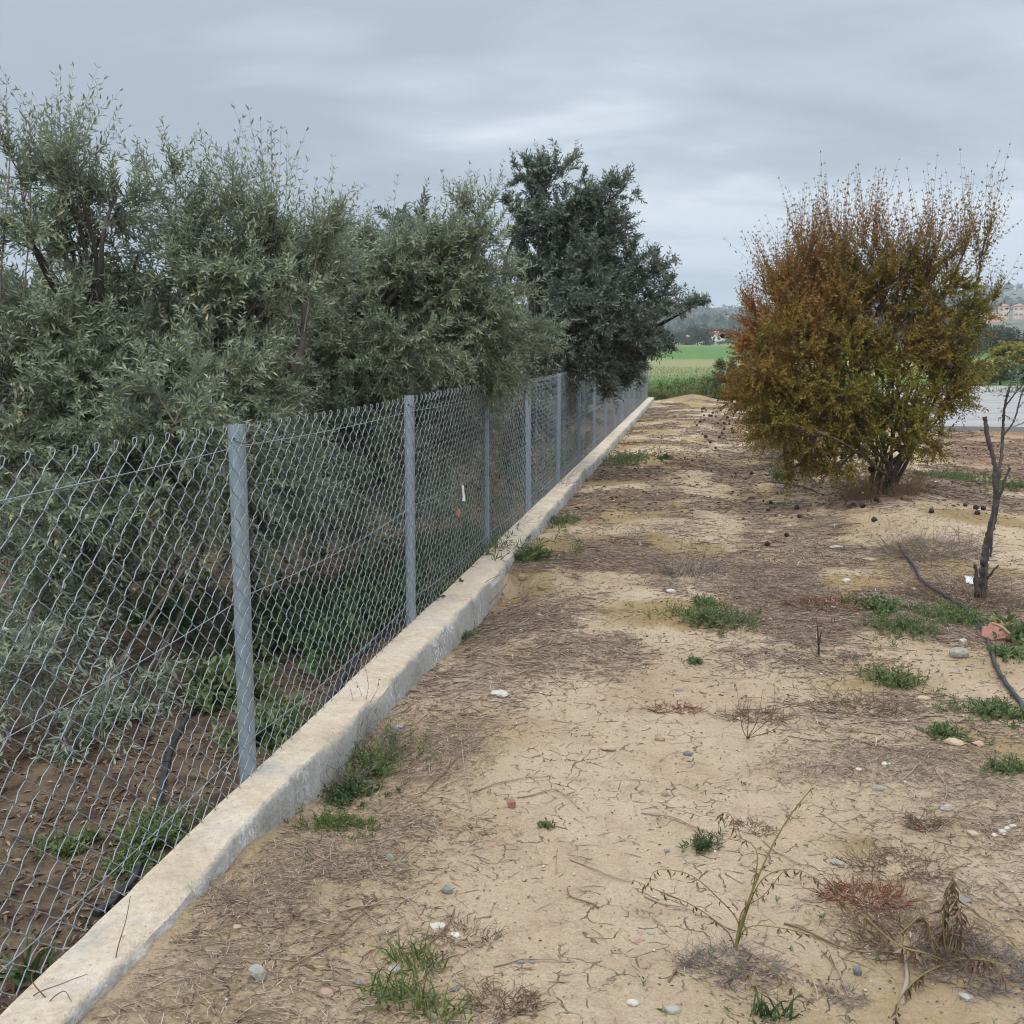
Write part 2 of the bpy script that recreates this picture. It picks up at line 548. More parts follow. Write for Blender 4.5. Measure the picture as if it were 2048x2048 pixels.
def ground_mat():
    m, nt, b = new_mat('ground_earth')
    L = nt.links.new
    p = pos(nt)
    at = nt.nodes.new('ShaderNodeAttribute')
    at.attribute_name = 'cover'
    sp = nt.nodes.new('ShaderNodeSeparateColor')
    L(at.outputs['Color'], sp.inputs[0])
    at2 = nt.nodes.new('ShaderNodeAttribute')
    at2.attribute_name = 'zone'
    sp2 = nt.nodes.new('ShaderNodeSeparateColor')
    L(at2.outputs['Color'], sp2.inputs[0])
    litter, moss, field = sp.outputs
    orchard, red, tan = sp2.outputs
    n_big = noise_tex(nt, 1.1, 5, 0.6, 0.3, p)
    n_mid = noise_tex(nt, 7, 6, 0.65, 0.3, p)
    n_fine = noise_tex(nt, 60, 5, 0.7, 0.2, p)
    n_grain = noise_tex(nt, 260, 3, 0.6, 0, p)
    col = ramp(nt, n_big, [(0.3, (0.46, 0.340, 0.22)), (0.5, (0.545, 0.418, 0.285)), (0.72, (0.605, 0.482, 0.35))])
    col = mixc(nt, 0.55, col, ramp(nt, n_mid, [(0.28, (0.30, 0.29, 0.27)), (0.5, (0.5, 0.5, 0.5)), (0.75, (0.66, 0.65, 0.63))]), 'OVERLAY')
    grit = mth(nt, 'ADD', mth(nt, 'MULTIPLY', noise_tex(nt, 130, 4, 0.75, 0.3, p), 0.6), mth(nt, 'MULTIPLY', n_fine, 0.4))
    col = mixc(nt, 0.6, col, ramp(nt, grit, [(0.34, (0.24, 0.235, 0.22)), (0.46, (0.48, 0.475, 0.47)), (0.62, (0.66, 0.66, 0.655))]), 'OVERLAY')
    # moss and algae film: ochre green
    mm = ramp(nt, mth(nt, 'ADD', mth(nt, 'MULTIPLY', moss, 0.7), mth(nt, 'MULTIPLY', mth(nt, 'ADD', n_mid, mth(nt, 'SUBTRACT', n_fine, 0.7)), 0.9)), [(0.42, (0, 0, 0)), (0.85, (1, 1, 1))])
    col = mixc(nt, mth(nt, 'MULTIPLY', mm, 0.72), col, mixc(nt, n_fine, (0.21, 0.135, 0.040), (0.38, 0.265, 0.095)))
    # rotted plant litter
    ll = mth(nt, 'ADD', mth(nt, 'MULTIPLY', litter, 0.62), mth(nt, 'MULTIPLY', mth(nt, 'SUBTRACT', mth(nt, 'ADD', mth(nt, 'MULTIPLY', n_mid, 0.9), mth(nt, 'MULTIPLY', n_fine, 1.1)), 1.0), 1.5))
    lm = ramp(nt, ll, [(0.20, (0, 0, 0)), (0.66, (1, 1, 1))])
    col = mixc(nt, mth(nt, 'MULTIPLY', lm, 0.85), col, mixc(nt, n_grain, (0.150, 0.105, 0.073), (0.36, 0.265, 0.190)))
    # red dry soil
    col = mixc(nt, mth(nt, 'MULTIPLY', red, 0.8), col, mixc(nt, n_mid, (0.20, 0.10, 0.06), (0.33, 0.20, 0.13)))
    # orchard floor: soil and litter, tone lowered to stand for tree shade
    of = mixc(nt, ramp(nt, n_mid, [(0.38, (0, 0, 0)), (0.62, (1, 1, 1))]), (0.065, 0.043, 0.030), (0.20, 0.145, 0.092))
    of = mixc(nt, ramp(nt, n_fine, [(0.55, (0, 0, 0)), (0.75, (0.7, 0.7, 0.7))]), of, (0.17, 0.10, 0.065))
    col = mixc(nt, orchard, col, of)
    # far field
    grass = mixc(nt, ramp(nt, noise_tex(nt, 0.35, 6, 0.65, 0.4, p), [(0.35, (0, 0, 0)), (0.65, (1, 1, 1))]), (0.055, 0.15, 0.030), (0.12, 0.215, 0.06))
    grass = mixc(nt, tan, grass, mixc(nt, noise_tex(nt, 0.5, 5, 0.7, 0, p), (0.19, 0.20, 0.08), (0.31, 0.29, 0.15)))
    col = mixc(nt, field, col, grass)
    # shrinkage cracks in the bare crust, their inner shade painted as darker soil
    wob = nt.nodes.new('ShaderNodeVectorMath')
    wob.operation = 'MULTIPLY_ADD'
    nz = node(nt, 'ShaderNodeTexNoise', Scale=9.0, Detail=4.0)
    L(p, nz.inputs['Vector'])
    L(nz.outputs['Color'], wob.inputs[0])
    wob.inputs[1].default_value = (0.13, 0.13, 0.0)
    L(p, wob.inputs[2])
    vo = node(nt, 'ShaderNodeTexVoronoi', Scale=12.0)
    vo.feature = 'DISTANCE_TO_EDGE'
    vo.voronoi_dimensions = '2D'
    L(wob.outputs[0], vo.inputs['Vector'])
    crack = ramp(nt, vo.outputs['Distance'], [(0.010, (1, 1, 1)), (0.032, (0, 0, 0))])
    where = ramp(nt, noise_tex(nt, 2.6, 3, 0.6, 0.6, p), [(0.47, (0, 0, 0)), (0.55, (1, 1, 1))])
    where = mth(nt, 'MULTIPLY', where, ramp(nt, noise_tex(nt, 11, 3, 0.6, 0.4, p), [(0.47, (0, 0, 0)), (0.54, (1, 1, 1))]))
    inv = mth(nt, 'SUBTRACT', 1.0, mth(nt, 'ADD', mth(nt, 'ADD', lm, field), orchard, True), True)
    ck = mth(nt, 'MULTIPLY', mth(nt, 'MULTIPLY', crack, where), inv)
    col = mixc(nt, mth(nt, 'MULTIPLY', ck, 0.60), col, (0.17, 0.12, 0.08))
    L(col, b.inputs['Base Color'])
    b.inputs['Roughness'].default_value = 0.95
    b.inputs['Specular IOR Level'].default_value = 0.2
    h = mth(nt, 'ADD', mth(nt, 'MULTIPLY', n_mid, 0.9), mth(nt, 'ADD', mth(nt, 'MULTIPLY', n_fine, 0.45), mth(nt, 'MULTIPLY', n_grain, 0.10)))
    h = mth(nt, 'SUBTRACT', h, mth(nt, 'MULTIPLY', ck, 0.8))
    bump(nt, b, h, 1.0, 0.045)
    return m


M['ground'] = ground_mat()

# ------------------------------------------------------------------ the ground: one sheet to the horizon
WALL_Y = [-5, 1.0, 1.9, 2.4, 2.9, 3.3, 3.7, 4.0, 4.5, 5.2, 5.8, 6.4, 6.75, 7.0, 8.0, 10, 13, 16, 24, 35, 60]
WALL_D = [0.0, 0.05, 0.055, 0.045, 0.025, -0.05, -0.10, -0.05, -0.03, -0.06, -0.10, -0.12, -0.11, 0.01, 0.0, -0.02, -0.05, -0.02, -0.03, -0.03, 0]


def gh(x, y):
    x, y = np.asarray(x, float), np.asarray(y, float)
    near = 1 - sstep(45, 90, y)
    h = (fbm(x * 0.55, y * 0.55, 3, 3) - 0.5) * 0.085 * near
    path = sstep(-1.60, -1.45, x)
    w = np.exp(-((np.maximum(x, -1.36) + 1.36) / 0.38) ** 2)
    flat = path * w
    h = h * (1 - 0.8 * flat) + flat * np.interp(y, WALL_Y, WALL_D)
    h = h + (1 - path) * (-0.04 + 0.03 * fbm(x * 2, y * 2, 9, 2)) * near
    h = h + 0.13 * np.exp(-((x - 2.15) / 0.75) ** 2) * sstep(7.5, 10, y) * (1 - sstep(18, 24, y))
    h = h - 0.03 * np.exp(-((x - 0.62) / 0.28) ** 2) * sstep(5, 9, y) * (1 - sstep(28, 36, y))
    h = h + 0.22 * np.exp(-((x + 0.05) / 0.75) ** 2 - ((y - 34.8) / 0.9) ** 2)
    h = h - 0.15 * np.exp(-(((x + 1.22) / 0.09) ** 2 + ((y - 6.93) / 0.10) ** 2))
    h = h + np.interp(y, [0, 36, 42, 60, 150, 320, 700, 3000], [0, 0, -0.15, -0.05, 2.0, 4.2, 8, 12]) - 0.0
    fine = (1 - sstep(10, 22, np.hypot(x, y)))
    h = h + fine * ((fbm(x * 5.5, y * 5.5, 21, 3) - 0.5) * 0.036 + (fbm(x * 15, y * 15, 31, 2) - 0.5) * 0.018)
    return h


def gz(x, y):
    return float(gh(np.array([x]), np.array([y]))[0])


def blobs(x, y, lst):
    s = np.zeros_like(x)
    for bx, by, rx, ry, a in lst:
        s = np.maximum(s, a * np.exp(-((x - bx) / rx) ** 2 - ((y - by) / ry) ** 2))
    return s


LITTER = [(*(-1.147, 2.235), 0.22, 0.16, 0.8), (*(-0.602, 2.287), 0.28, 0.12, 0.55), (*(-1.186, 2.835), 0.2, 0.2, 0.9), (*(-0.856, 2.559), 0.3, 0.14, 0.7), (*(0.621, 3.901), 0.3, 0.16, 0.8), (*(1.057, 3.879), 0.35, 0.3, 0.85), (*(0.872, 3.008), 0.2, 0.2, 0.6), (*(-0.705, 4.457), 0.2, 0.3, 0.5), (*(-1.002, 3.944), 0.30, 0.55, 1.0), (*(-0.940, 3.173), 0.22, 0.28, 0.9), (*(-1.161, 2.532), 0.35, 0.22, 0.75), (*(-0.876, 2.352), 0.4, 0.16, 0.6),
          (*(-0.970, 6.344), 0.42, 0.50, 1.0), (*(-1.134, 5.043), 0.20, 0.5, 0.8), (*(0.667, 4.559), 0.42, 0.32, 0.75), (*(0.883, 4.052), 0.45, 0.26, 0.95),
          (*(0.509, 5.429), 0.5, 0.35, 0.8), (*(0.643, 2.824), 0.28, 0.18, 0.8), (*(0.162, 2.489), 0.20, 0.10, 0.7), (*(1.610, 8.172), 0.5, 0.6, 0.9), (*(2.034, 7.174), 0.5, 0.9, 1.0),
          (*(-0.068, 9.943), 0.30, 1.4, 0.85), (*(0.191, 16.270), 0.8, 2.2, 0.7), (*(1.713, 11.742), 1.3, 1.3, 0.7), (*(0.529, 8.898), 0.6, 0.6, 0.7), (*(-0.005, 7.886), 0.35, 0.4, 0.9), (*(1.055, 3.526), 0.4, 0.25, 0.8)]
CLEAN = [(*(-0.347, 3.782), 0.32, 1.0, 1.0), (*(-0.283, 2.803), 0.45, 0.5, 0.9), (*(-0.107, 4.637), 0.35, 0.5, 0.7)]
MOSS = [(*(-0.303, 10.975), 0.22, 1.3, 1.0), (*(0.693, 12.003), 0.35, 1.0, 1.0), (*(-1.373, 10.404), 0.4, 0.9, 0.8), (*(0.894, 5.133), 0.4, 0.4, 0.8), (*(0.802, 8.029), 0.4, 0.5, 0.8),
        (*(-0.837, 5.290), 0.25, 0.3, 0.8), (*(1.243, 4.226), 0.3, 0.3, 0.8), (*(0.574, 3.325), 0.12, 0.1, 0.8), (*(-1.185, 5.547), 0.15, 0.4, 0.8), (*(1.129, 9.545), 0.8, 1.0, 0.6)]


def litter_at(x, y):
    n = fbm(x * 1.7, y * 1.3, 77, 4)
    base = sstep(0.36, 0.60, n) * (0.45 + 0.55 * sstep(4.0, 6.5, y))
    s = np.maximum(base, blobs(x, y, LITTER) * (0.45 + 0.75 * fbm(x * 3.1, y * 3.1, 55, 3)))
    s = np.maximum(s, 0.95 * np.exp(-((x - 0.60 - 0.05 * np.sin(y * 0.7)) / 0.17) ** 2) * sstep(4.8, 6.5, y) * (1 - sstep(26, 34, y)) * (0.5 + 0.7 * fbm(x * 3, y * 1.5, 19, 3)))
    return np.clip(s - 0.75 * blobs(x, y, CLEAN), 0, 1)


def make_ground():
    def lines(core, lo, hi, grow):
        a = list(core)
        s = core[-1] - core[-2]
        while a[-1] < hi:
            s *= grow
            a.append(a[-1] + s)
        s = core[1] - core[0]
        b_ = [core[0]]
        while b_[-1] > lo:
            s *= grow
            b_.append(b_[-1] - s)
        return np.array(b_[:0:-1] + a)
    cx = np.concatenate([np.arange(-6, -1.6, 0.08), np.arange(-1.6, 2.6, 0.038), np.arange(2.6, 6, 0.09)])
    cy = np.concatenate([np.arange(1.5, 8.0, 0.038), np.arange(8.0, 16, 0.07), np.arange(16, 40, 0.2)])
    xs, ys = lines(cx, -2100, 2100, 1.14), lines(cy, -200, 2100, 1.12)
    X, Y = np.meshgrid(xs, ys)
    Z = gh(X, Y)
    nx, ny = len(xs), len(ys)
    i, j = np.meshgrid(np.arange(nx - 1), np.arange(ny - 1))
    a = (j * nx + i).ravel()
    mb = MB()
    mb.add(np.stack([X, Y, Z], -1).reshape(-1, 3), np.stack([a, a + 1, a + nx + 1, a + nx], -1))
    o = mb.build('ground', M['ground'], smooth=True)
    tag(o, kind='structure')
    x, y = X.ravel(), Y.ravel()
    edge = 35.6 + 1.6 * (fbm(x * 0.4, y * 0.2, 5, 3) - 0.5)
    field = sstep(-0.6, 0.9, y - edge)
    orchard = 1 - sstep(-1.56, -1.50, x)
    pad = sstep(3.2, 4.4, x) * sstep(11, 14, y)
    red = np.clip(pad * (1 - sstep(30, 50, y)) * (1 - field) + 0.0, 0, 1) * (0.55 + 0.45 * fbm(x, y, 4, 3))
    red = np.maximum(red, 0.6 * blobs(x, y, [(*(0.138, 23.589), 1.2, 3.0, 1.0), (*(0.561, 7.412), 0.4, 0.3, 0.8)]))
    moss = np.clip(np.maximum(blobs(x, y, MOSS), (0.55 + 0.45 * sstep(4.5, 7.0, y)) * sstep(0.42, 0.62, fbm(x * 1.1 + 40, y * 1.1, 91, 4))), 0, 1)
    moss = moss * (1 - 0.85 * np.clip(blobs(x, y, CLEAN) * 1.3, 0, 1))
    tan = np.clip(sstep(62, 70, y) * (1 - sstep(98, 108, y)) * (0.75 + 0.3 * fbm(x * 0.1, y * 0.1, 2, 3)), 0, 1)
    tan = np.maximum(tan, 0.5 * sstep(190, 230, y) * sstep(0.5, 0.6, fbm(x * 0.01, y * 0.012, 8, 3)))
    lit = litter_at(x, y) * (1 - field) * (1 - orchard)
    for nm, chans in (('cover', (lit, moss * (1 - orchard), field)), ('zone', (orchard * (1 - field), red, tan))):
        arr = np.ones((len(x), 4), np.float32)
        for k, c in enumerate(chans):
            arr[:, k] = c
        at = o.data.attributes.new(nm, 'FLOAT_COLOR', 'POINT')
        at.data.foreach_set('color', arr.ravel())


make_ground()


# ------------------------------------------------------------------ the low concrete wall
def make_wall():
    ys = np.concatenate([np.arange(0.3, 9, 0.05), np.arange(9, 20, 0.15), np.arange(20, 35.2, 0.4), [35.2]])
    k = len(ys)
    inner = -1.537 + (fbm(ys * 9, ys * 0, 3, 3) - 0.5) * 0.010
    width = np.interp(ys, [0, 2, 3.2, 4.2, 6.8, 9, 12.5, 13, 14, 35], [0.165, 0.163, 0.150, 0.185, 0.225, 0.20, 0.18, 0.15, 0.19, 0.20])
    outer = inner + width + (fbm(ys * 7, ys * 0 + 4, 13, 3) - 0.5) * 0.020
    top = 0.100 + (fbm(ys * 1.3, ys * 0 + 9, 23, 3) - 0.5) * 0.016
    t2 = top + (fbm(ys * 8, ys * 0 + 2, 33, 2) - 0.5) * 0.010
    chip = (fbm(ys * 6, ys * 0 + 6, 43, 3))
    bev = 0.008 + 0.042 * sstep(0.50, 0.72, chip)
    prof = [(inner, np.full(k, -0.35)), (inner, top - 0.006), (inner + 0.006, top), (inner + 0.33 * (outer - inner), t2), (inner + 0.66 * (outer - inner), t2 * 0.5 + top * 0.5),
            (outer - bev, top - 0.002), (outer - 0.15 * bev, top - 0.5 * bev - 0.004), (outer + 0.004, top - bev - 0.012), (outer + 0.006 + 0.008 * (chip - 0.5), top * 0 + 0.03),
            (outer + 0.012, top * 0 - 0.06), (outer + 0.016, np.full(k, -0.35))]
    m = len(prof)
    V = np.stack([np.stack([a, ys, z], -1) for a, z in prof], 1)
    i, j = np.meshgrid(np.arange(k - 1), np.arange(m - 1), indexing='ij')
    a = (i * m + j).ravel()
    mb = MB()
    mb.add(V.reshape(-1, 3), np.stack([a, a + m, a + m + 1, a + 1], -1))
    for e, fl in ((0, 0), (k - 1, 1)):
        ring = V[e]
        c = ring.mean(0)
        idx = np.arange(m)
        tri = np.stack([np.full(m, m), idx, (idx + 1) % m], -1)
        mb.add(np.vstack([ring, c[None]]), tri[:, ::-1] if fl else tri)
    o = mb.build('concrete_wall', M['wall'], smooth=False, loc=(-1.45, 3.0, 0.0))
    tag(o, 'low pale concrete kerb wall running under the chain link fence', 'wall')
    # smooth shading with sharp upper edges
    o.data.polygons.foreach_set('use_smooth', np.ones(len(o.data.polygons), bool))
    try:
        o.data.set_sharp_from_angle(angle=math.radians(38))
    except AttributeError:
        pass


make_wall()

# ------------------------------------------------------------------ the fence
POST_Y = [1.08, 3.27, 5.45, 7.60, 9.68, 11.86, 14.05, 16.25, 18.45, 20.65, 22.85, 25.05, 27.25, 29.45, 31.65, 33.85]
FX = -1.522           # plane of the mesh
Z0, Z1 = 0.105, 1.342  # mesh foot and top row of crossings


def make_fence():
    f = thing('chain_link_fence', (FX, 3.27, 0.1), 'galvanised chain link fence on angle iron posts along the low wall', 'fence')
    fl = np.array(wloc(f))
    r = random.Random(4)
    # angle-iron posts: outer corner towards the path and the viewer
    for i, y in enumerate(POST_Y):
        w, t = 0.045, 0.005
        pr = np.array([(0, 0), (-w, 0), (-w, t), (-t, t), (-t, w), (0, w)])
        hgt = 1.36 + r.uniform(-0.008, 0.008)
        lean = np.array([r.uniform(-0.012, 0.012), r.uniform(-0.012, 0.018)])
        if i == 1:
            lean = np.array([-0.005, 0.035])
        base = np.array([FX - 0.008, y])
        ring = lambda z: np.column_stack([pr[:, 0] + base[0] + lean[0] * z / 1.3, pr[:, 1] + base[1] + lean[1] * z / 1.3, np.full(6, z)])
        mb = MB()
        lo, hi = ring(-0.25), ring(hgt)
        k = np.arange(6)
        mb.add(np.vstack([lo, hi]), np.stack([k, (k + 1) % 6, (k + 1) % 6 + 6, k + 6], -1)[:, ::-1])
        mb.add(hi, [[0, 3, 2, 1]]).add(hi, [[0, 5, 4, 3]])
        p = mb.build('post', M['galvanised'], f)
        if y < 15:
            c = np.array([base[0] - 0.022 + lean[0], base[1] + lean[1], hgt - 0.05])
            h = MB().tube([c + (0, 0.002, 0), c - (0, 0.0015, 0)], 0.005, 8)
            h.build('hole_shade_disc', M['dark_fruit'], p)  # dark disc on the flange, painting the shade of a bolt hole
            tw = curve([c + (0, -0.004, 0), c + (0.012, -0.010, -0.006), c + (0.026, -0.006, -0.012), c + (0.036, 0.012, -0.016), c + (0.034, 0.035, -0.012), c + (0.036, 0.055, -0.004)], 5)
            MB().tube(tw, 0.0018, 5).build('tie_wire', M['rusty_wire'], p)
    # line wires
    for z, sag in ((1.285, 0.012), (0.765, 0.03), (0.245, 0.035)):
        pts = []
        for a, b in zip(POST_Y[:-1], POST_Y[1:]):
            for t in np.linspace(0, 1, 10, endpoint=False):
                kk = 0.6 + 0.8 * r.random() if False else 1.0
                pts.append((FX + 0.006, a + (b - a) * t, z - sag * kk * 4 * t * (1 - t)))
        pts.append((FX + 0.006, POST_Y[-1], z))
        MB().tube(np.array(pts), 0.0016, 5).build('line_wire', M['wire'], f)
    # woven wires: each zigzags and hooks into its neighbour
    dw, rows = 0.0925, 30
    hh = (Z1 - Z0) / rows
    seg = [(0, 0.0), (0.10, 0.05), (0.5, 0.5), (0.90, 0.95)]

    def path(phase, fine, jr=None):
        pts = []
        for k in range(rows):
            s = 1 if (k + phase) % 2 == 0 else -1
            front = s < 0     # strand that rises to the right lies in front
            for t, u in (seg if fine else [(0, 0), (0.5, 0.5)]):
                y = -s * dw / 4 * (1 - 2 * u) * -1
                dep = (0.0042 if front else -0.0042) * math.sin(math.pi * min(1, max(0, t)))
                if jr is not None:
                    dep, y = dep + jr.gauss(0, 0.0013), y + jr.gauss(0, 0.0011)
                pts.append((dep, y, Z1 - (k + t) * hh))
        e = 1 if (rows + phase) % 2 == 0 else -1
        pts.append((0, e * dw / 4, Z0))
        return np.array(pts)

    def knuckle():
        y0 = dw / 4
        return curve([(0.002, y0 - 0.004, Z1 - 0.004), (0.004, y0 + 0.002, Z1 + 0.009), (0.003, y0 + 0.007, Z1 + 0.017), (0, y0 + 0.005, Z1 + 0.022),
                      (-0.002, y0 - 0.002, Z1 + 0.021), (-0.003, y0 - 0.004, Z1 + 0.012), (-0.003, y0 - 0.003, Z1 - 0.004)], 3)

    def wire_mb(phase, fine, dy=0.0, rad=0.00165, jr=None):
        mb = MB()
        off = np.array([FX, dy, 0.0])
        sd = 4 if fine else 3
        mb.tube(path(phase, fine, jr) + off, rad, sd, cap=False)
        if phase == 0:
            mb.tube(knuckle() + off, rad, sd, cap=False)
        return mb
    y_end, y = 34.5, 1.10
    k = 0
    meshes = {}
    n_single = 292
    joined = MB()
    while y < y_end:
        ph = (k % 2, r.randrange(6))
        if k < n_single:
            if ph not in meshes:
                mb = wire_mb(ph[0], True, 0.0, jr=r)
                me = mb.mesh('mesh_wire', M['wire'], True)
                me.transform(__import__('mathutils').Matrix.Translation((-FX, 0, 0)))
                meshes[ph] = me
            o = bpy.data.objects.new('mesh_wire', meshes[ph])
            COL.objects.link(o)
            o.parent = f
            o.location = (r.uniform(-0.002, 0.002), y - fl[1], -fl[2] + 0.010 * math.sin(y * 1.1) + r.uniform(-0.0012, 0.0012))
        else:
            joined.add(*_shift(wire_mb(ph[0], False, y, 0.0014)))
        y += dw / 2
        k += 1
    tag(joined.build('mesh_wires', M['wire'], f, True), kind='stuff')
    return f


def _shift(mb):
    fs, base = [], 0
    V = np.concatenate(mb.v)
    F = np.concatenate([q for q, _ in mb.f])
    return V, F


fence = make_fence()


# ------------------------------------------------------------------ trees
def shoots_to(mb_leaf, mb_stem, B, D, ln, nodes, leaf_l, leaf_w, bend, r, spread=0.75, pair=2, stem_r=0.0016, jit=0.25, simple=False):
    """B base, D direction (n,3), ln length (n): a bent shoot with leaves set in pairs along it"""
    n = len(B)
    if not n:
        return
    t = (np.arange(nodes) + 0.6) / nodes
    Pn = B[:, None] + D[:, None] * (ln[:, None] * t)[:, :, None] + bend[:, None] * (ln[:, None] * t ** 2)[:, :, None]
    Tn = unit(D[:, None] + 2 * bend[:, None] * t[None, :, None])
    side = unit(np.cross(D, r.normal(size=(n, 3))))
    for k in range(pair):
        az = (np.arange(nodes) * 1.57 + k * math.pi)[None, :] + r.normal(size=(n, nodes)) * 0.5
        s2 = np.cross(D, side)
        out = side[:, None] * np.cos(az)[..., None] + s2[:, None] * np.sin(az)[..., None]
        ld = unit(Tn * 1.0 + out * spread * (1.0 + jit * r.normal(size=(n, nodes, 1))) + r.normal(size=(n, nodes, 3)) * 0.15)
        nn = unit(out * -0.6 + Tn * 0.8 + r.normal(size=(n, nodes, 3)) * 0.3)
        sz = (0.65 + 0.5 * r.random((n, nodes))) * (1.0 - 0.35 * t[None] ** 3)
        mb_leaf.leaves(Pn.reshape(-1, 3), ld.reshape(-1, 3), nn.reshape(-1, 3), (leaf_l * sz).ravel(), (leaf_w * (0.85 + 0.3 * r.random((n, nodes))) * sz ** 0.5).ravel())
    if mb_stem is not None:
        if simple:
            mb_stem.sticks(B, B + D * ln[:, None] + bend * ln[:, None], stem_r, stem_r * 0.35)
            return
        q = [B] + [B + D * (ln * u)[:, None] + bend * (ln * u * u)[:, None] for u in (0.5, 1.0)]
        mb_stem.sticks(q[0], q[1], stem_r, stem_r * 0.7)
        mb_stem.sticks(q[1], q[2], stem_r * 0.7, stem_r * 0.3)


def make_tree(name, label, cat, base, fork, r0, blobs_, seed, leaf, twig='olive_twig', bark='bark', leaf_l=0.056, leaf_w=0.0128, group=None, stems=1, stem_r=0.0016, simple=False, top_drop=0.0, airy=1.0,
              per_blob=36, shoots=12, nodes=11, shoot_len=(0.13, 0.30), sec_r=0.006, spread=0.95, sink=0.1):
    r = np.random.default_rng(seed)
    bx, by = base
    z0 = gz(bx, by)
    root = thing(name, (bx, by, z0), label, cat, group)
    fork = np.array(fork, float)
    forks = []
    for s in range(stems):
        o = r.normal(size=3) * np.array([0.10, 0.10, 0.05]) * (1 if stems > 1 else 0.2)
        fk = fork + o * (2.2 if stems > 1 else 0)
        b0 = np.array([bx, by, z0 - sink]) + o * np.array([1, 1, 0])
        pts = curve([b0, b0 * 0.55 + fk * 0.45 + r.normal(size=3) * 0.06 * (fk[2] - z0), fk], 7)
        rr = r0 * (1 if stems == 1 else 0.6)
        rad = np.linspace(rr * 1.25, rr * 0.8, len(pts))
        rad[0] *= 1.4
        MB().tube(pts, rad, 8).build('trunk', M[bark], root, True)
        forks.append(fk)
    leafs, twigs = MB(), MB()
    for bi, bl in enumerate(blobs_):
        c, rad = np.array(bl[0], float), bl[1]
        dens = bl[2] if len(bl) > 2 else 1.0
        up = bl[3] if len(bl) > 3 else 0.15
        sl = bl[4] if len(bl) > 4 else 1.0
        if up >= 0.55:
            c = c - np.array([0, 0, top_drop])
            dens, sl = dens * airy, sl * (1.0 + 0.4 * (1 - airy))
        fk = forks[bi % len(forks)]
        L = np.linalg.norm(c - fk)
        mid = fk * 0.5 + c * 0.5 + r.normal(size=3) * 0.10 * L + np.array([0, 0, 0.06 * L])
        lp = curve([fk, mid, c], 8)
        MB().tube(lp, np.linspace(r0 * (0.55 if up >= 0 else 0.18), 0.006, len(lp)) if stems == 1 else np.linspace(r0 * 0.4, 0.006, len(lp)), 6).build('limb', M[bark], root, True)
        n2 = max(4, int(per_blob * dens * (rad / 0.5) ** 2))
        d = randdir(n2, r)
        e = c + d * (0.86 * rad * (0.35 + 0.65 * r.random(n2) ** 0.5))[:, None] * np.array([1.0, 1.0, 0.92])
        st = lp[np.clip((len(lp) * (0.55 + 0.45 * r.random(n2))).astype(int), 0, len(lp) - 1)]
        md = (st + e) / 2 + r.normal(size=(n2, 3)) * 0.07 * rad + np.array([0, 0, 0.08 * rad])
        # secondary branches as quadratic lines
        q = []
        for t in np.linspace(0, 1, 5):
            q.append(st * (1 - t) ** 2 + 2 * md * t * (1 - t) + e * t * t)
        for k in range(4):
            twigs.sticks(q[k], q[k + 1], sec_r * (1 - k * 0.2), sec_r * (0.8 - k * 0.2), 4)
        m = shoots
        t = 0.30 + 0.70 * r.random((n2, m))
        Bp = st[:, None] * ((1 - t) ** 2)[..., None] + 2 * md[:, None] * (t * (1 - t))[..., None] + e[:, None] * (t * t)[..., None]
        bd = unit(e - st)[:, None]
        outw = unit(Bp - c)
        D = unit(bd * 0.5 + outw * 0.6 + r.normal(size=(n2, m, 3)) * 0.55 + np.array([0, 0, up]))
        Bp, D = Bp.reshape(-1, 3), D.reshape(-1, 3)
        ln = (shoot_len[0] + (shoot_len[1] - shoot_len[0]) * r.random(len(Bp))) * sl
        bend = r.normal(size=D.shape) * 0.12 + np.array([0, 0, up * 0.6 - 0.12])
        shoots_to(leafs, twigs, Bp, D, ln, nodes, leaf_l, leaf_w, bend, r, spread, stem_r=stem_r, simple=simple)
    tag(leafs.build('crown', M[leaf], root), kind='stuff')
    tag(twigs.build('twigs', M[twig], root), kind='stuff')
    return root


OLIVES = 'olive trees behind the fence'
make_tree('olive_tree', 'tall thin topped olive tree with bare twigs at the far left', 'tree', (-3.650, 6.016), (-3.323, 5.400, 1.495), 0.036,
          [((-3.480, 5.200, 2.858), 0.18, 0.8, 0.9, 1.3), ((-3.626, 5.200, 2.795), 0.14, 0.9, 0.7), ((-3.300, 5.200, 2.770), 0.18, 0.8, 0.9, 1.2), ((-3.179, 5.400, 2.695), 0.22, 0.5, 0.7), ((-3.462, 5.300, 2.532), 0.28, 0.6, 0.6),
           ((-3.166, 5.400, 2.398), 0.24, 0.3, 0.5), ((-3.469, 5.000, 2.218), 0.28, 0.35, 0.4), ((-3.424, 5.400, 2.174), 0.34, 0.35, 0.3), ((-3.128, 5.500, 2.149), 0.26, 0.35, 0.3), ((-3.567, 5.000, 1.781), 0.40, 0.6, 0.2), ((-3.309, 5.600, 1.769), 0.38, 0.5, 0.2),
           ((-3.335, 5.000, 1.558), 0.42, 0.9, 0.1), ((-3.462, 4.800, 1.315), 0.42, 1.0, -0.1), ((-3.169, 5.000, 1.279), 0.42, 1.0, -0.1), ((-3.312, 4.600, 1.036), 0.40, 0.9, -0.2)],
          11, 'olive_leaf', group=OLIVES, top_drop=0.22, airy=0.7)
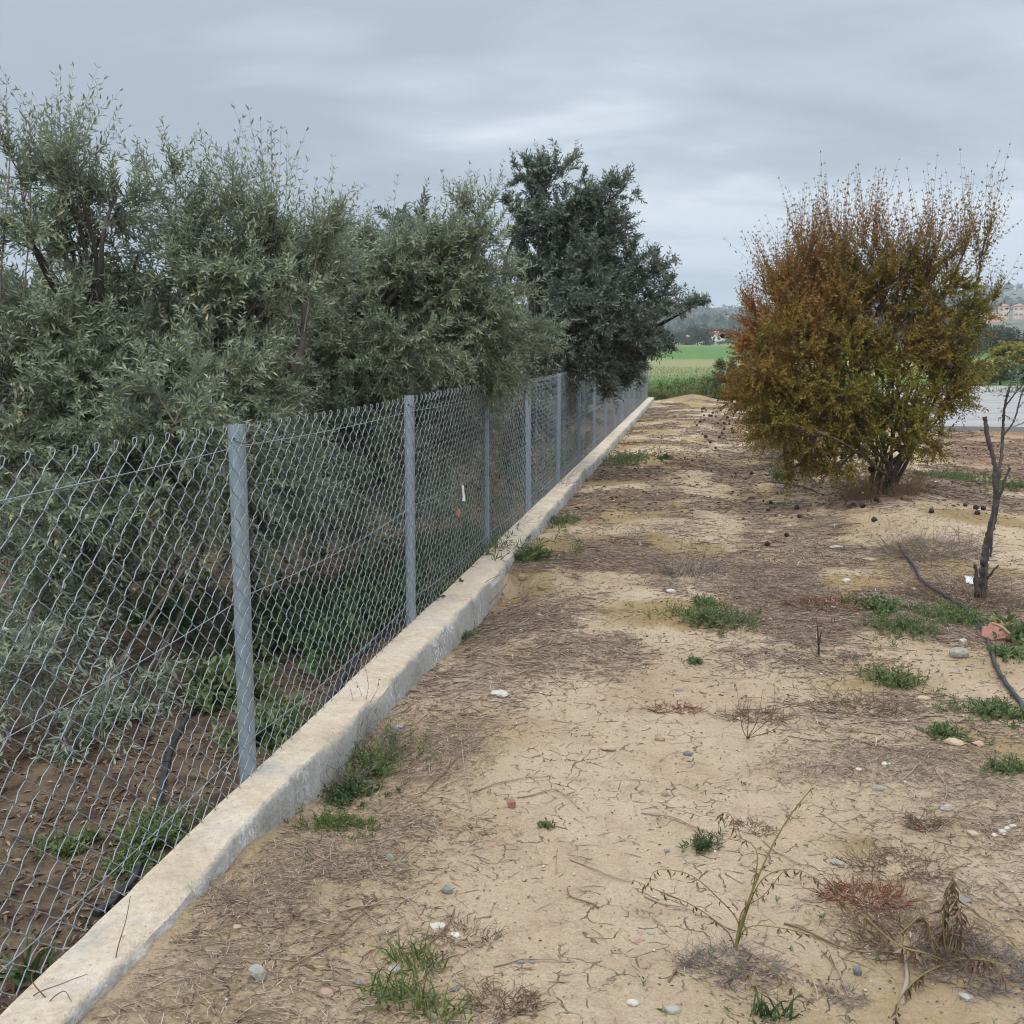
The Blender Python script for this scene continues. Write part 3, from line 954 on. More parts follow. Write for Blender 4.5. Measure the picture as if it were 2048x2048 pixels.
make_tree('olive_tree', 'silvery olive tree with upright shoots standing behind the nearest fence post', 'tree', (-3.027, 6.437), (-2.591, 5.300, 0.914), 0.075,
          [((-3.062, 5.900, 2.798), 0.28, 0.8, 0.9, 1.2), ((-2.762, 5.900, 2.728), 0.34, 0.8, 0.9, 1.2), ((-2.464, 5.900, 2.748), 0.30, 0.9, 1.0, 1.3), ((-2.258, 5.900, 2.564), 0.24, 0.9, 0.9, 1.2), ((-3.099, 5.900, 2.433), 0.36, 0.45, 0.4),
           ((-2.680, 5.900, 2.332), 0.42, 0.6, 0.4), ((-2.357, 6.000, 2.244), 0.40, 0.7, 0.3), ((-2.883, 5.700, 1.983), 0.45, 0.8, 0.2), ((-2.461, 5.700, 1.858), 0.45, 1.1, 0.1), ((-2.977, 5.400, 1.556), 0.42, 1.0, 0.0),
           ((-2.470, 5.200, 1.502), 0.40, 1.1, 0.0), ((-2.813, 4.800, 1.186), 0.36, 1.0, -0.2), ((-2.467, 4.800, 1.164), 0.32, 1.0, -0.2), ((-2.329, 5.200, 1.247), 0.34, 1.1, -0.1), ((-2.856, 4.500, 0.848), 0.34, 0.9, -0.3),
           ((-2.519, 4.600, 0.868), 0.30, 1.0, -0.4), ((-2.994, 4.200, 0.790), 0.34, 1.1, -0.3), ((-2.274, 5.400, 0.909), 0.36, 1.0, -0.2), ((-2.808, 3.900, 0.497), 0.26, 0.9, -0.3), ((-2.614, 3.500, 0.304), 0.22, 0.9, -0.3),
           ((-2.422, 3.500, 0.097), 0.17, 0.9, -0.2), ((-2.412, 3.900, 0.041), 0.10, 0.9, -0.3), ((-2.829, 4.300, 0.626), 0.24, 0.9, -0.4), ((-2.356, 4.900, 0.884), 0.26, 0.9, -0.3), ((-2.338, 5.300, 0.592), 0.26, 1.0, -0.3), ((-2.470, 4.600, 1.258), 0.36, 1.1, -0.1)],
          12, 'olive_leaf', group=OLIVES, top_drop=0.50, airy=0.55)
make_tree('olive_tree', 'broad grey green olive tree spilling over the fence between second and fourth posts', 'tree', (-3.027, 7.786), (-2.829, 7.200, 1.116), 0.085,
          [((-2.473, 7.400, 2.575), 0.36, 0.9, 0.6, 1.2), ((-2.071, 7.400, 2.640), 0.36, 0.9, 0.7, 1.2), ((-1.757, 7.400, 2.633), 0.34, 0.9, 0.7, 1.2), ((-1.506, 7.400, 2.443), 0.34, 1.0, 0.4), ((-2.533, 7.200, 2.220), 0.42, 1.0, 0.2),
           ((-2.139, 7.200, 2.177), 0.45, 1.1, 0.2), ((-1.762, 7.400, 2.150), 0.45, 1.1, 0.1), ((-1.409, 7.600, 2.045), 0.36, 1.2, 0.1), ((-1.302, 7.800, 1.700), 0.28, 1.3, 0.0), ((-1.568, 7.400, 1.695), 0.42, 1.2, -0.1),
           ((-1.936, 7.000, 1.655), 0.45, 1.1, -0.1), ((-2.332, 6.800, 1.618), 0.42, 1.0, -0.1), ((-1.446, 7.800, 1.459), 0.28, 1.2, -0.3), ((-1.729, 7.400, 1.408), 0.30, 1.1, -0.3), ((-2.113, 6.800, 1.222), 0.34, 0.9, -0.3),
           ((-2.353, 6.600, 1.016), 0.40, 1.0, -0.2), ((-2.712, 6.800, 1.690), 0.42, 1.0, 0.1), ((-1.863, 7.600, 0.940), 0.40, 0.8, -0.3), ((-2.307, 7.000, 0.602), 0.36, 1.0, -0.3), ((-2.470, 6.200, 0.706), 0.36, 1.0, -0.3), ((-2.335, 6.400, 0.433), 0.28, 0.8, -0.3), ((-2.104, 7.000, 0.873), 0.34, 1.0, -0.3), ((-1.741, 8.200, 1.022), 0.36, 0.9, -0.3), ((-2.251, 8.400, 0.278), 0.34, 0.7, -0.3)],
          13, 'olive_leaf', group=OLIVES, top_drop=0.40, airy=0.7, simple=True)
make_tree('olive_tree', 'dark dense olive tree hanging over the far end of the fence', 'tree', (-2.35, 13.6), (-2.0, 13.6, 1.3), 0.11,
          [((-2.074, 13.000, 3.771), 0.32, 0.9, 0.3), ((-1.666, 13.000, 3.997), 0.26, 1.0, 0.3), ((-1.153, 13.000, 3.526), 0.32, 0.9, 0.3), ((-0.895, 13.000, 3.613), 0.22, 0.9, 0.3), ((-2.173, 13.000, 3.329), 0.34, 1.0, 0.2), ((-1.446, 13.000, 3.502), 0.36, 1.0, 0.2),
           ((-1.740, 13.000, 3.255), 0.48, 1.0, 0.2), ((-1.083, 13.000, 3.178), 0.46, 1.1, 0.2), ((-2.004, 13.000, 2.682), 0.52, 1.1, 0.1), ((-1.317, 12.800, 2.656), 0.60, 1.2, 0.1), ((-1.291, 12.600, 2.139), 0.66, 1.2, 0.1), ((-0.684, 13.000, 2.663), 0.40, 1.0, 0.2),
           ((-0.402, 13.200, 2.804), 0.18, 1.0, 0.3), ((-0.353, 13.000, 2.309), 0.32, 1.1, 0.15), ((-0.028, 13.000, 2.159), 0.15, 1.0, 0.15), ((-1.481, 12.600, 1.696), 0.66, 1.2, 0.0), ((-0.855, 12.800, 2.017), 0.52, 1.2, 0.0), ((-0.816, 12.800, 1.632), 0.46, 1.2, 0.0),
           ((-0.503, 13.000, 1.763), 0.28, 1.1, 0.0), ((-1.218, 12.600, 1.440), 0.40, 1.2, -0.1), ((-0.692, 13.000, 1.371), 0.26, 1.2, -0.1), ((-1.806, 12.600, 1.439), 0.38, 1.1, -0.1), ((-0.985, 13.000, 1.072), 0.13, 1.1, -0.2),
           ((-2.224, 14.000, 0.623), 0.46, 1.0, -0.2), ((-2.5, 15.6, 0.75), 0.55, 1.0, -0.2), ((-2.6, 14.0, 0.55), 0.40, 0.9, -0.2)],
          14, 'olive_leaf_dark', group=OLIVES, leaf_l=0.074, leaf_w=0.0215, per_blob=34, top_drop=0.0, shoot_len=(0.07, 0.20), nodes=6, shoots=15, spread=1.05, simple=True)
bg = [((-5.942, 8.500, 1.433), 1.0), ((-5.052, 9.000, 1.821), 1.0), ((-4.234, 9.500, 1.472), 1.0), ((-5.791, 8.000, 0.244), 0.8)]
make_tree('olive_tree', 'shaded olive tree seen through gaps behind the tall left one', 'tree', (-6.2, 9.0), (-6.0, 9.0, 0.9), 0.10,
          [((-6.6, 8.8, 1.7), 0.8), ((-5.6, 9.0, 1.8), 0.8), ((-6.2, 9.2, 2.0), 0.7), ((-5.4, 8.8, 1.5), 0.7), ((-6.8, 8.8, 1.3), 0.8)], 21, 'olive_leaf', group=OLIVES, leaf_l=0.095, leaf_w=0.026, per_blob=13, simple=True)
make_tree('olive_tree', 'shaded olive tree deep in the orchard behind the silvery one', 'tree', (-4.6, 10.0), (-4.5, 10.0, 0.9), 0.10,
          [((-5.0, 9.8, 1.7), 0.8), ((-4.0, 10.0, 1.7), 0.8), ((-4.5, 10.2, 2.0), 0.7), ((-4.0, 9.8, 1.4), 0.7), ((-5.0, 9.7, 1.3), 0.8)], 22, 'olive_leaf', group=OLIVES, leaf_l=0.095, leaf_w=0.026, per_blob=13, simple=True)
make_tree('olive_tree', 'shaded olive tree behind the fence between third and fifth posts', 'tree', (-3.1, 10.9), (-3.0, 10.9, 0.9), 0.10,
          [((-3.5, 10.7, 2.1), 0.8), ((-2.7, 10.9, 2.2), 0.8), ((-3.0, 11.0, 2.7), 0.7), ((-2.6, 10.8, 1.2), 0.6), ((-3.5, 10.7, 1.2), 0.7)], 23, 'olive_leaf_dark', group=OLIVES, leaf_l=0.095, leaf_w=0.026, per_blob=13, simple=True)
make_tree('olive_tree', 'distant shaded olive tree at the back of the orchard on the left', 'tree', (-8.5, 14.5), (-8.4, 14.5, 1.0), 0.11,
          [((-9.0, 14.3, 1.9), 1.0), ((-7.8, 14.5, 1.9), 1.0), ((-8.5, 14.8, 2.3), 0.8), ((-8.0, 14.3, 1.4), 0.9), ((-9.2, 14.3, 1.4), 0.9)], 24, 'olive_leaf_dark', group=OLIVES, leaf_l=0.12, leaf_w=0.036, per_blob=8, simple=True)
make_tree('olive_tree', 'distant shaded olive tree seen between the orchard trunks', 'tree', (-5.4, 16.0), (-5.3, 16.0, 1.0), 0.11,
          [((-6.0, 15.8, 1.9), 1.0), ((-4.8, 16.0, 1.9), 1.0), ((-5.4, 16.2, 2.3), 0.8), ((-4.9, 15.8, 1.3), 0.9), ((-6.0, 15.8, 1.3), 0.9)], 25, 'olive_leaf_dark', group=OLIVES, leaf_l=0.12, leaf_w=0.036, per_blob=8, simple=True)

for bx, by, sd, lb in ((-3.0, 18.6, 26, 'dark olive tree behind the far fence posts, nearest of the hidden three'), (-3.2, 23.5, 27, 'dark olive tree behind the far fence, middle of the hidden three'), (-3.0, 28.5, 28, 'dark olive tree behind the end of the fence, last of the hidden three')):
    make_tree('olive_tree', lb, 'tree', (bx, by), (bx, by, 0.7), 0.09,
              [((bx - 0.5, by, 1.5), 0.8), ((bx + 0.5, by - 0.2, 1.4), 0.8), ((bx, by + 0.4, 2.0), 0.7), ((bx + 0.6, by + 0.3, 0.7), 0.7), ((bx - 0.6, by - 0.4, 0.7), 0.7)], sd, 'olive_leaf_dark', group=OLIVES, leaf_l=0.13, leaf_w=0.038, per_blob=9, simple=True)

# bare grey bough of the left tree that rises without leaves
def bare_twigs(root_name, label, cat, base, tips, r0, mat, seed, side=10, ln=(0.10, 0.35), rt=0.0022):
    r = np.random.default_rng(seed)
    b0 = np.array([base[0], base[1], gz(*base) - 0.03]) if len(base) == 2 else np.array(base, float)
    root = thing(root_name, b0 + (np.array([0, 0, 0.03]) if len(base) == 2 else 0), label, cat)
    main, tw = MB(), MB()
    for tip in tips:
        tip = np.array(tip, float)
        pts = curve([b0, b0 * 0.5 + tip * 0.5 + r.normal(size=3) * 0.06 * np.linalg.norm(tip - b0), tip], 8)
        main.tube(pts, np.linspace(r0, r0 * 0.25, len(pts)), 5)
        ts = r.random(side) * 0.75 + 0.25
        i = (ts * (len(pts) - 1)).astype(int)
        d = unit((tip - b0) / np.linalg.norm(tip - b0) * 0.8 + r.normal(size=(side, 3)) * 0.6 + np.array([0, 0, 0.3]))
        L = (ln[0] + (ln[1] - ln[0]) * r.random(side))[:, None]
        A = pts[i]
        B = A + d * L * 0.5
        Cc = B + unit(d + r.normal(size=(side, 3)) * 0.3) * L * 0.5
        tw.sticks(A, B, rt, rt * 0.8).sticks(B, Cc, rt * 0.8, rt * 0.35)
        A2 = B
        d2 = unit(d + r.normal(size=(side, 3)) * 0.7)
        tw.sticks(A2, A2 + d2 * L * 0.45, rt * 0.7, rt * 0.3)
    main.build('stem', M[mat], root, True)
    tag(tw.build('twigs', M[mat], root), kind='stuff')
    return root


bare_twigs('bare_sapling', 'leafless grey sapling poking up at the left edge beside the olives', 'sapling', (-3.75, 5.0),
           [(-3.629, 5.000, 2.516), (-3.526, 5.000, 2.646), (-3.498, 5.100, 2.339), (-3.719, 5.000, 2.195)], 0.012, 'dry_grey', 5, 16, (0.12, 0.4), 0.0022)


def low_bough():
    """the old bough that arches over the orchard floor"""
    pts = curve([(-2.418, 4.900, 0.177), (-2.444, 4.850, 0.360), (-2.564, 4.750, 0.461), (-2.682, 4.650, 0.492), (-2.783, 4.500, 0.454), (-2.851, 4.400, 0.422)], 6)
    o = MB().tube(pts, np.linspace(0.030, 0.012, len(pts)), 7).build('fallen_bough', M['bark'], smooth=True, loc=tuple(pts[0]))
    tag(o, 'dark bough arching low over the orchard floor behind the fence', 'branch')


low_bough()

# pomegranate bushes
FR = (2.0, 11.35)
main_blobs = [((0.851, 11.200, 2.656), 0.26, 0.7, 1.2, 1.3), ((1.083, 11.200, 2.811), 0.30, 0.8, 1.1, 1.4), ((1.405, 11.300, 2.922), 0.30, 0.8, 1.2, 1.4), ((1.719, 11.300, 2.915), 0.30, 0.8, 1.2, 1.4), ((2.058, 11.300, 2.856), 0.30, 0.8, 1.1, 1.4), ((2.366, 11.300, 2.849), 0.28, 0.7, 1.1, 1.4),
              ((2.667, 11.300, 2.895), 0.20, 0.6, 1.2, 1.7), ((2.872, 11.400, 3.007), 0.10, 0.9, 1.0, 1.5), ((2.958, 11.400, 2.323), 0.16, 0.6, 0.6, 1.4), ((2.804, 11.400, 1.951), 0.22, 0.7, 0.4, 1.0), ((0.986, 11.000, 2.161), 0.40, 0.5, 0.5), ((1.475, 11.200, 2.274), 0.44, 0.5, 0.5),
              ((1.961, 11.300, 2.275), 0.44, 0.5, 0.5), ((2.454, 11.300, 2.243), 0.42, 0.5, 0.5), ((0.935, 10.800, 1.679), 0.42, 0.9, 0.3), ((1.512, 10.900, 1.732), 0.46, 0.65, 0.3), ((2.058, 11.100, 1.733), 0.46, 0.65, 0.3), ((2.614, 11.300, 1.735), 0.38, 0.65, 0.3),
              ((0.842, 10.700, 1.204), 0.36, 1.0, 0.0), ((1.408, 10.700, 1.208), 0.40, 0.9, 0.0), ((1.999, 10.900, 1.204), 0.38, 0.8, 0.0), ((2.573, 11.200, 1.197), 0.30, 0.6, 0.1), ((1.160, 10.600, 0.788), 0.30, 1.0, -0.1),
              ((1.564, 10.600, 0.847), 0.30, 0.8, -0.1), ((2.526, 11.200, 0.706), 0.22, 0.5, 0.1), ((1.019, 10.600, 0.466), 0.15, 1.0, -0.2), ((1.393, 10.500, 0.431), 0.16, 0.9, -0.2), ((2.811, 11.300, 1.465), 0.24, 0.6, 0.2), ((0.736, 10.500, 0.896), 0.26, 1.0, -0.1),
              ((0.619, 10.600, 1.469), 0.28, 0.9, 0.0), ((2.083, 10.700, 0.846), 0.24, 0.6, 0.0)]
make_tree('pomegranate_bush', 'big many stemmed pomegranate bush with green and ochre autumn leaves', 'bush', FR, (2.08, 11.3, 0.45), 0.042, main_blobs, 31, 'pomegranate_leaf', leaf_l=0.047, leaf_w=0.0170, top_drop=0.27, airy=0.65,
          group='pomegranate bushes in a row', stems=8, per_blob=66, shoots=10, nodes=10, shoot_len=(0.12, 0.34), sec_r=0.006, spread=0.9, stem_r=0.0022, twig='pome_twig', simple=True)
rust_blobs = [((0.865, 14.200, 2.328), 0.34, 0.8, 0.8, 1.2), ((1.256, 14.200, 2.733), 0.40, 0.9, 0.9, 1.2), ((0.737, 14.000, 1.772), 0.42, 1.0, 0.3), ((1.204, 14.000, 1.908), 0.46, 1.1, 0.3), ((0.693, 14.000, 1.079), 0.40, 1.0, 0.0),
              ((1.167, 14.000, 1.152), 0.42, 1.0, 0.0), ((1.651, 14.400, 1.915), 0.5, 1.0, 0.3), ((1.607, 14.400, 2.881), 0.45, 0.8, 0.8), ((0.913, 14.000, 0.660), 0.28, 0.9, -0.2)]
make_tree('pomegranate_bush', 'rust orange pomegranate bush standing just behind the bigger greener one', 'bush', (1.35, 14.3), (1.3, 14.2, 0.8), 0.05, rust_blobs, 32, 'rust_leaf', leaf_l=0.054, leaf_w=0.0195, top_drop=0.25, airy=0.85,
          group='pomegranate bushes in a row', stems=5, per_blob=48, shoots=10, nodes=10, shoot_len=(0.12, 0.34), sec_r=0.006, spread=0.9, stem_r=0.0022, twig='pome_twig', simple=True)


# ------------------------------------------------------------------ the pruned sapling on the right
def KT(pts, rad, n):
    """a knobbly limb: wandering axis, swollen nodes"""
    pts = np.asarray(pts, float)
    if len(pts) < 4:
        return MB().tube(pts, rad, n)
    r = np.random.default_rng(int(abs(pts[0].sum()) * 1e4) % 9999)
    u = np.linspace(0, len(pts) - 1, len(pts) * 2)
    k = np.arange(len(pts))
    P = np.column_stack([np.interp(u, k, pts[:, c]) for c in range(3)])
    rad = np.interp(u, k, np.broadcast_to(rad, (len(pts),)))
    w = r.normal(size=P.shape) * rad[:, None] * 0.14
    w[0] = w[-1] = 0
    bend = np.sin(np.linspace(0, 9, len(P)) + r.random() * 6)[:, None] * np.array([1, 0.4, 0]) * rad[:, None] * 0.55 * np.sin(np.linspace(0, math.pi, len(P)))[:, None]
    return MB().tube(P + w + bend, rad * (1 + r.normal(size=len(P)) * 0.07 + 0.15 * (r.random(len(P)) < 0.15)), n)


def pruned_sapling():
    Y = 7.05
    b = (1.921, 7.123)
    root = thing('pruned_sapling', (b[0], b[1], gz(*b)), 'pruned leafless young tree with a sawn off branch beside the black hose', 'tree')
    base = np.array([b[0], b[1], gz(*b) - 0.08])
    tr = curve([base, (1.905, 7.060, 0.147), (1.925, 7.050, 0.345), (1.950, 7.050, 0.557), (1.953, 7.050, 0.697)], 6)
    KT(tr, np.interp(np.linspace(0, 1, len(tr)), [0, 0.15, 0.35, 1], [0.046, 0.036, 0.023, 0.019]), 9).build('trunk', M['bark_grey'], root, True)
    br = curve([(1.954, 7.050, 0.690), (1.924, 7.030, 0.855), (1.871, 7.000, 1.045), (1.831, 6.980, 1.195)], 6)
    o = KT(br, np.linspace(0.0162, 0.0135, len(br)), 8).build('branch', M['bark_grey'], root, True)
    tag(o, 'thick upright branch sawn off square at the top')
    e, d = br[-1], unit(br[-1] - br[-2])
    KT([e, e + d * 0.004], 0.0145, 8).build('sawn_end', M['stalk_tan'], o)
    b2 = curve([(1.953, 7.050, 0.697), (1.971, 7.080, 0.937), (1.978, 7.100, 1.142), (1.989, 7.100, 1.313), (2.012, 7.120, 1.431), (2.025, 7.120, 1.516)], 6)
    KT(b2, np.linspace(0.0129, 0.0040, len(b2)), 7).build('branch', M['bark_grey'], root, True)
    b3 = curve([(1.983, 7.100, 1.066), (2.032, 7.080, 1.161), (2.060, 7.060, 1.315), (2.093, 7.050, 1.433), (2.134, 7.050, 1.517)], 6)
    KT(b3, np.linspace(0.0070, 0.0033, len(b3)), 6).build('branch', M['bark_grey'], root, True)
    b4 = curve([(1.986, 7.100, 1.262), (2.035, 7.100, 1.340), (2.084, 7.100, 1.408), (2.102, 7.100, 1.516), (2.105, 7.100, 1.684)], 6)
    KT(b4, np.linspace(0.0054, 0.0027, len(b4)), 6).build('branch', M['bark_grey'], root, True)
    b5 = curve([(1.966, 7.050, 0.645), (1.986, 7.030, 0.752), (2.008, 7.000, 0.870)], 6)
    KT(b5, np.linspace(0.0107, 0.0072, len(b5)), 7).build('branch_stub', M['bark_grey'], root, True)
    b6 = curve([(1.887, 7.050, 0.023), (1.864, 7.040, 0.132), (1.849, 7.030, 0.223)], 5)
    KT(b6, np.linspace(0.0188, 0.0101, len(b6)), 7).build('branch_stub', M['bark_grey'], root, True)
    b7 = curve([(1.919, 7.000, 0.143), (1.935, 6.950, 0.189), (1.962, 6.920, 0.246)], 5)
    KT(b7, np.linspace(0.0097, 0.0056, len(b7)), 6).build('branch_stub', M['bark_grey'], root, True)
    b8 = curve([(1.929, 7.000, 0.284), (1.933, 7.000, 0.460), (1.943, 7.030, 0.630)], 5)
    KT(b8, np.linspace(0.0086, 0.0067, len(b8)), 6).build('branch', M['bark_grey'], root, True)
    r = np.random.default_rng(3)
    lf, st = MB(), MB()
    src = np.vstack([b2[12:], b3[3:], b3[8:], b4[4:]])
    k = r.integers(0, len(src), 34)
    d = unit(r.normal(size=(34, 3)) + np.array([0.3, 0, 0.2]))
    shoots_to(lf, st, src[k], d, 0.05 + 0.12 * r.random(34), 4, 0.032, 0.010, r.normal(size=(34, 3)) * 0.1, r, 0.9)
    tag(lf.build('leaves', M['olive_leaf'], root), kind='stuff')
    tag(st.build('twigs', M['bark_grey'], root), kind='stuff')


M['bark_grey'] = simple_mat('bark_grey', (0.035, 0.028, 0.026), (0.13, 0.11, 0.10), 18, 0.9, 0, 0.7, 0.008, (1, 1, 0.3))
pruned_sapling()


# ------------------------------------------------------------------ irrigation hoses
def hose(pxy, rad, label, lift=None, n=10):
    p = curve([(x, y, 0) for x, y in pxy], n)
    p[:, 2] = gh(p[:, 0], p[:, 1]) + rad * 0.75
    if lift is not None:
        p[:, 2] += np.interp(np.linspace(0, 1, len(p)), np.linspace(0, 1, len(lift)), lift)
    o = MB().tube(p, rad, 8).build('irrigation_hose', M['hose'], smooth=True, loc=tuple(p[0]))
    tag(o, label, 'hose')


hose([(0.890, 13.246), (1.038, 12.792), (1.323, 12.207), (1.536, 10.845), (1.662, 9.697), (1.725, 9.318), (1.672, 8.504), (1.650, 7.959), (1.631, 7.343), (1.686, 6.945), (1.713, 6.612), (1.703, 6.328), (1.671, 6.030), (1.602, 5.661), (1.544, 5.309), (1.510, 4.969), (1.492, 4.624), (1.477, 4.211)],
     0.0118, 'black irrigation hose snaking past the pruned sapling on the right', lift=[-0.02, 0.012, 0.010, -0.04, -0.05, -0.05, -0.01, 0.018, 0.018, 0.014, 0.014, 0.006, 0.012, 0.006, 0.012, 0.01, 0.01, 0.0])
hose([(-2.251, 4.535), (-2.241, 4.320), (-2.217, 4.204), (-2.153, 3.914), (-1.977, 3.467), (-1.821, 3.125), (-1.737, 2.908), (-1.658, 2.705), (-1.644, 2.578), (-1.651, 2.474)],
     0.0125, 'black irrigation hose on the orchard floor behind the nearest fence panel')
hose([(-1.717, 5.874), (-1.731, 5.287), (-1.694, 4.779), (-1.650, 4.425), (-1.626, 4.188)],
     0.014, 'short dark hose end behind the fence between first and second posts')

# ------------------------------------------------------------------ stones
STONE_MESH = {}


def stone_mesh(kind, mat, seed):
    key = (kind, mat, seed)
    if key in STONE_MESH:
        return STONE_MESH[key]
    import bmesh
    bm = bmesh.new()
    bmesh.ops.create_icosphere(bm, subdivisions=2, radius=1.0)
    r = np.random.default_rng(seed)
    planes = [(unit(r.normal(size=3)), 0.55 + 0.35 * r.random()) for _ in range(7 if kind != 'round' else 3)]
    ph = r.random(3) * 10
    for v in bm.verts:
        c = np.array(v.co)
        for n_, d_ in planes:
            s = c @ n_
            if s > d_:
                c = c - n_ * (s - d_) * (0.92 if kind != 'round' else 0.5)
        c *= 1 + 0.06 * math.sin(5 * c[0] + ph[0]) + 0.05 * math.sin(6 * c[1] + ph[1]) + 0.05 * math.sin(7 * c[2] + ph[2])
        v.co = c
    me = bpy.data.meshes.new('stone')
    bm.to_mesh(me)
    bm.free()
    me.materials.append(M[mat])
    STONE_MESH[key] = me
    return me


def stone(xy, wpx, mat, label, cat='stone', name='stone', kind='angular', flat=0.55, dy=0.75, rz=None, seed=None, group=None, sink=0.36, tilt=0.0):
    """wpx: its width in pixels of the photograph, turned into metres at its own distance"""
    x, y = xy
    s = wpx * math.hypot(x, y) / 1932 / 2 * 0.92
    seed = seed if seed is not None else int(abs(x * 997 + y * 331)) % 9
    o = bpy.data.objects.new(name, stone_mesh(kind, mat, seed))
    COL.objects.link(o)
    o.scale = (s * 1.1, s * dy * 1.1, s * flat * 1.2)
    o.location = (x, y, gz(x, y) + s * flat * (1 - 2 * sink) * 0.9)
    o.rotation_euler = (tilt, tilt * 0.5, rz if rz is not None else (x * 7 + y * 3) % 0.8 - 0.4)
    return tag(o, label, cat, group)


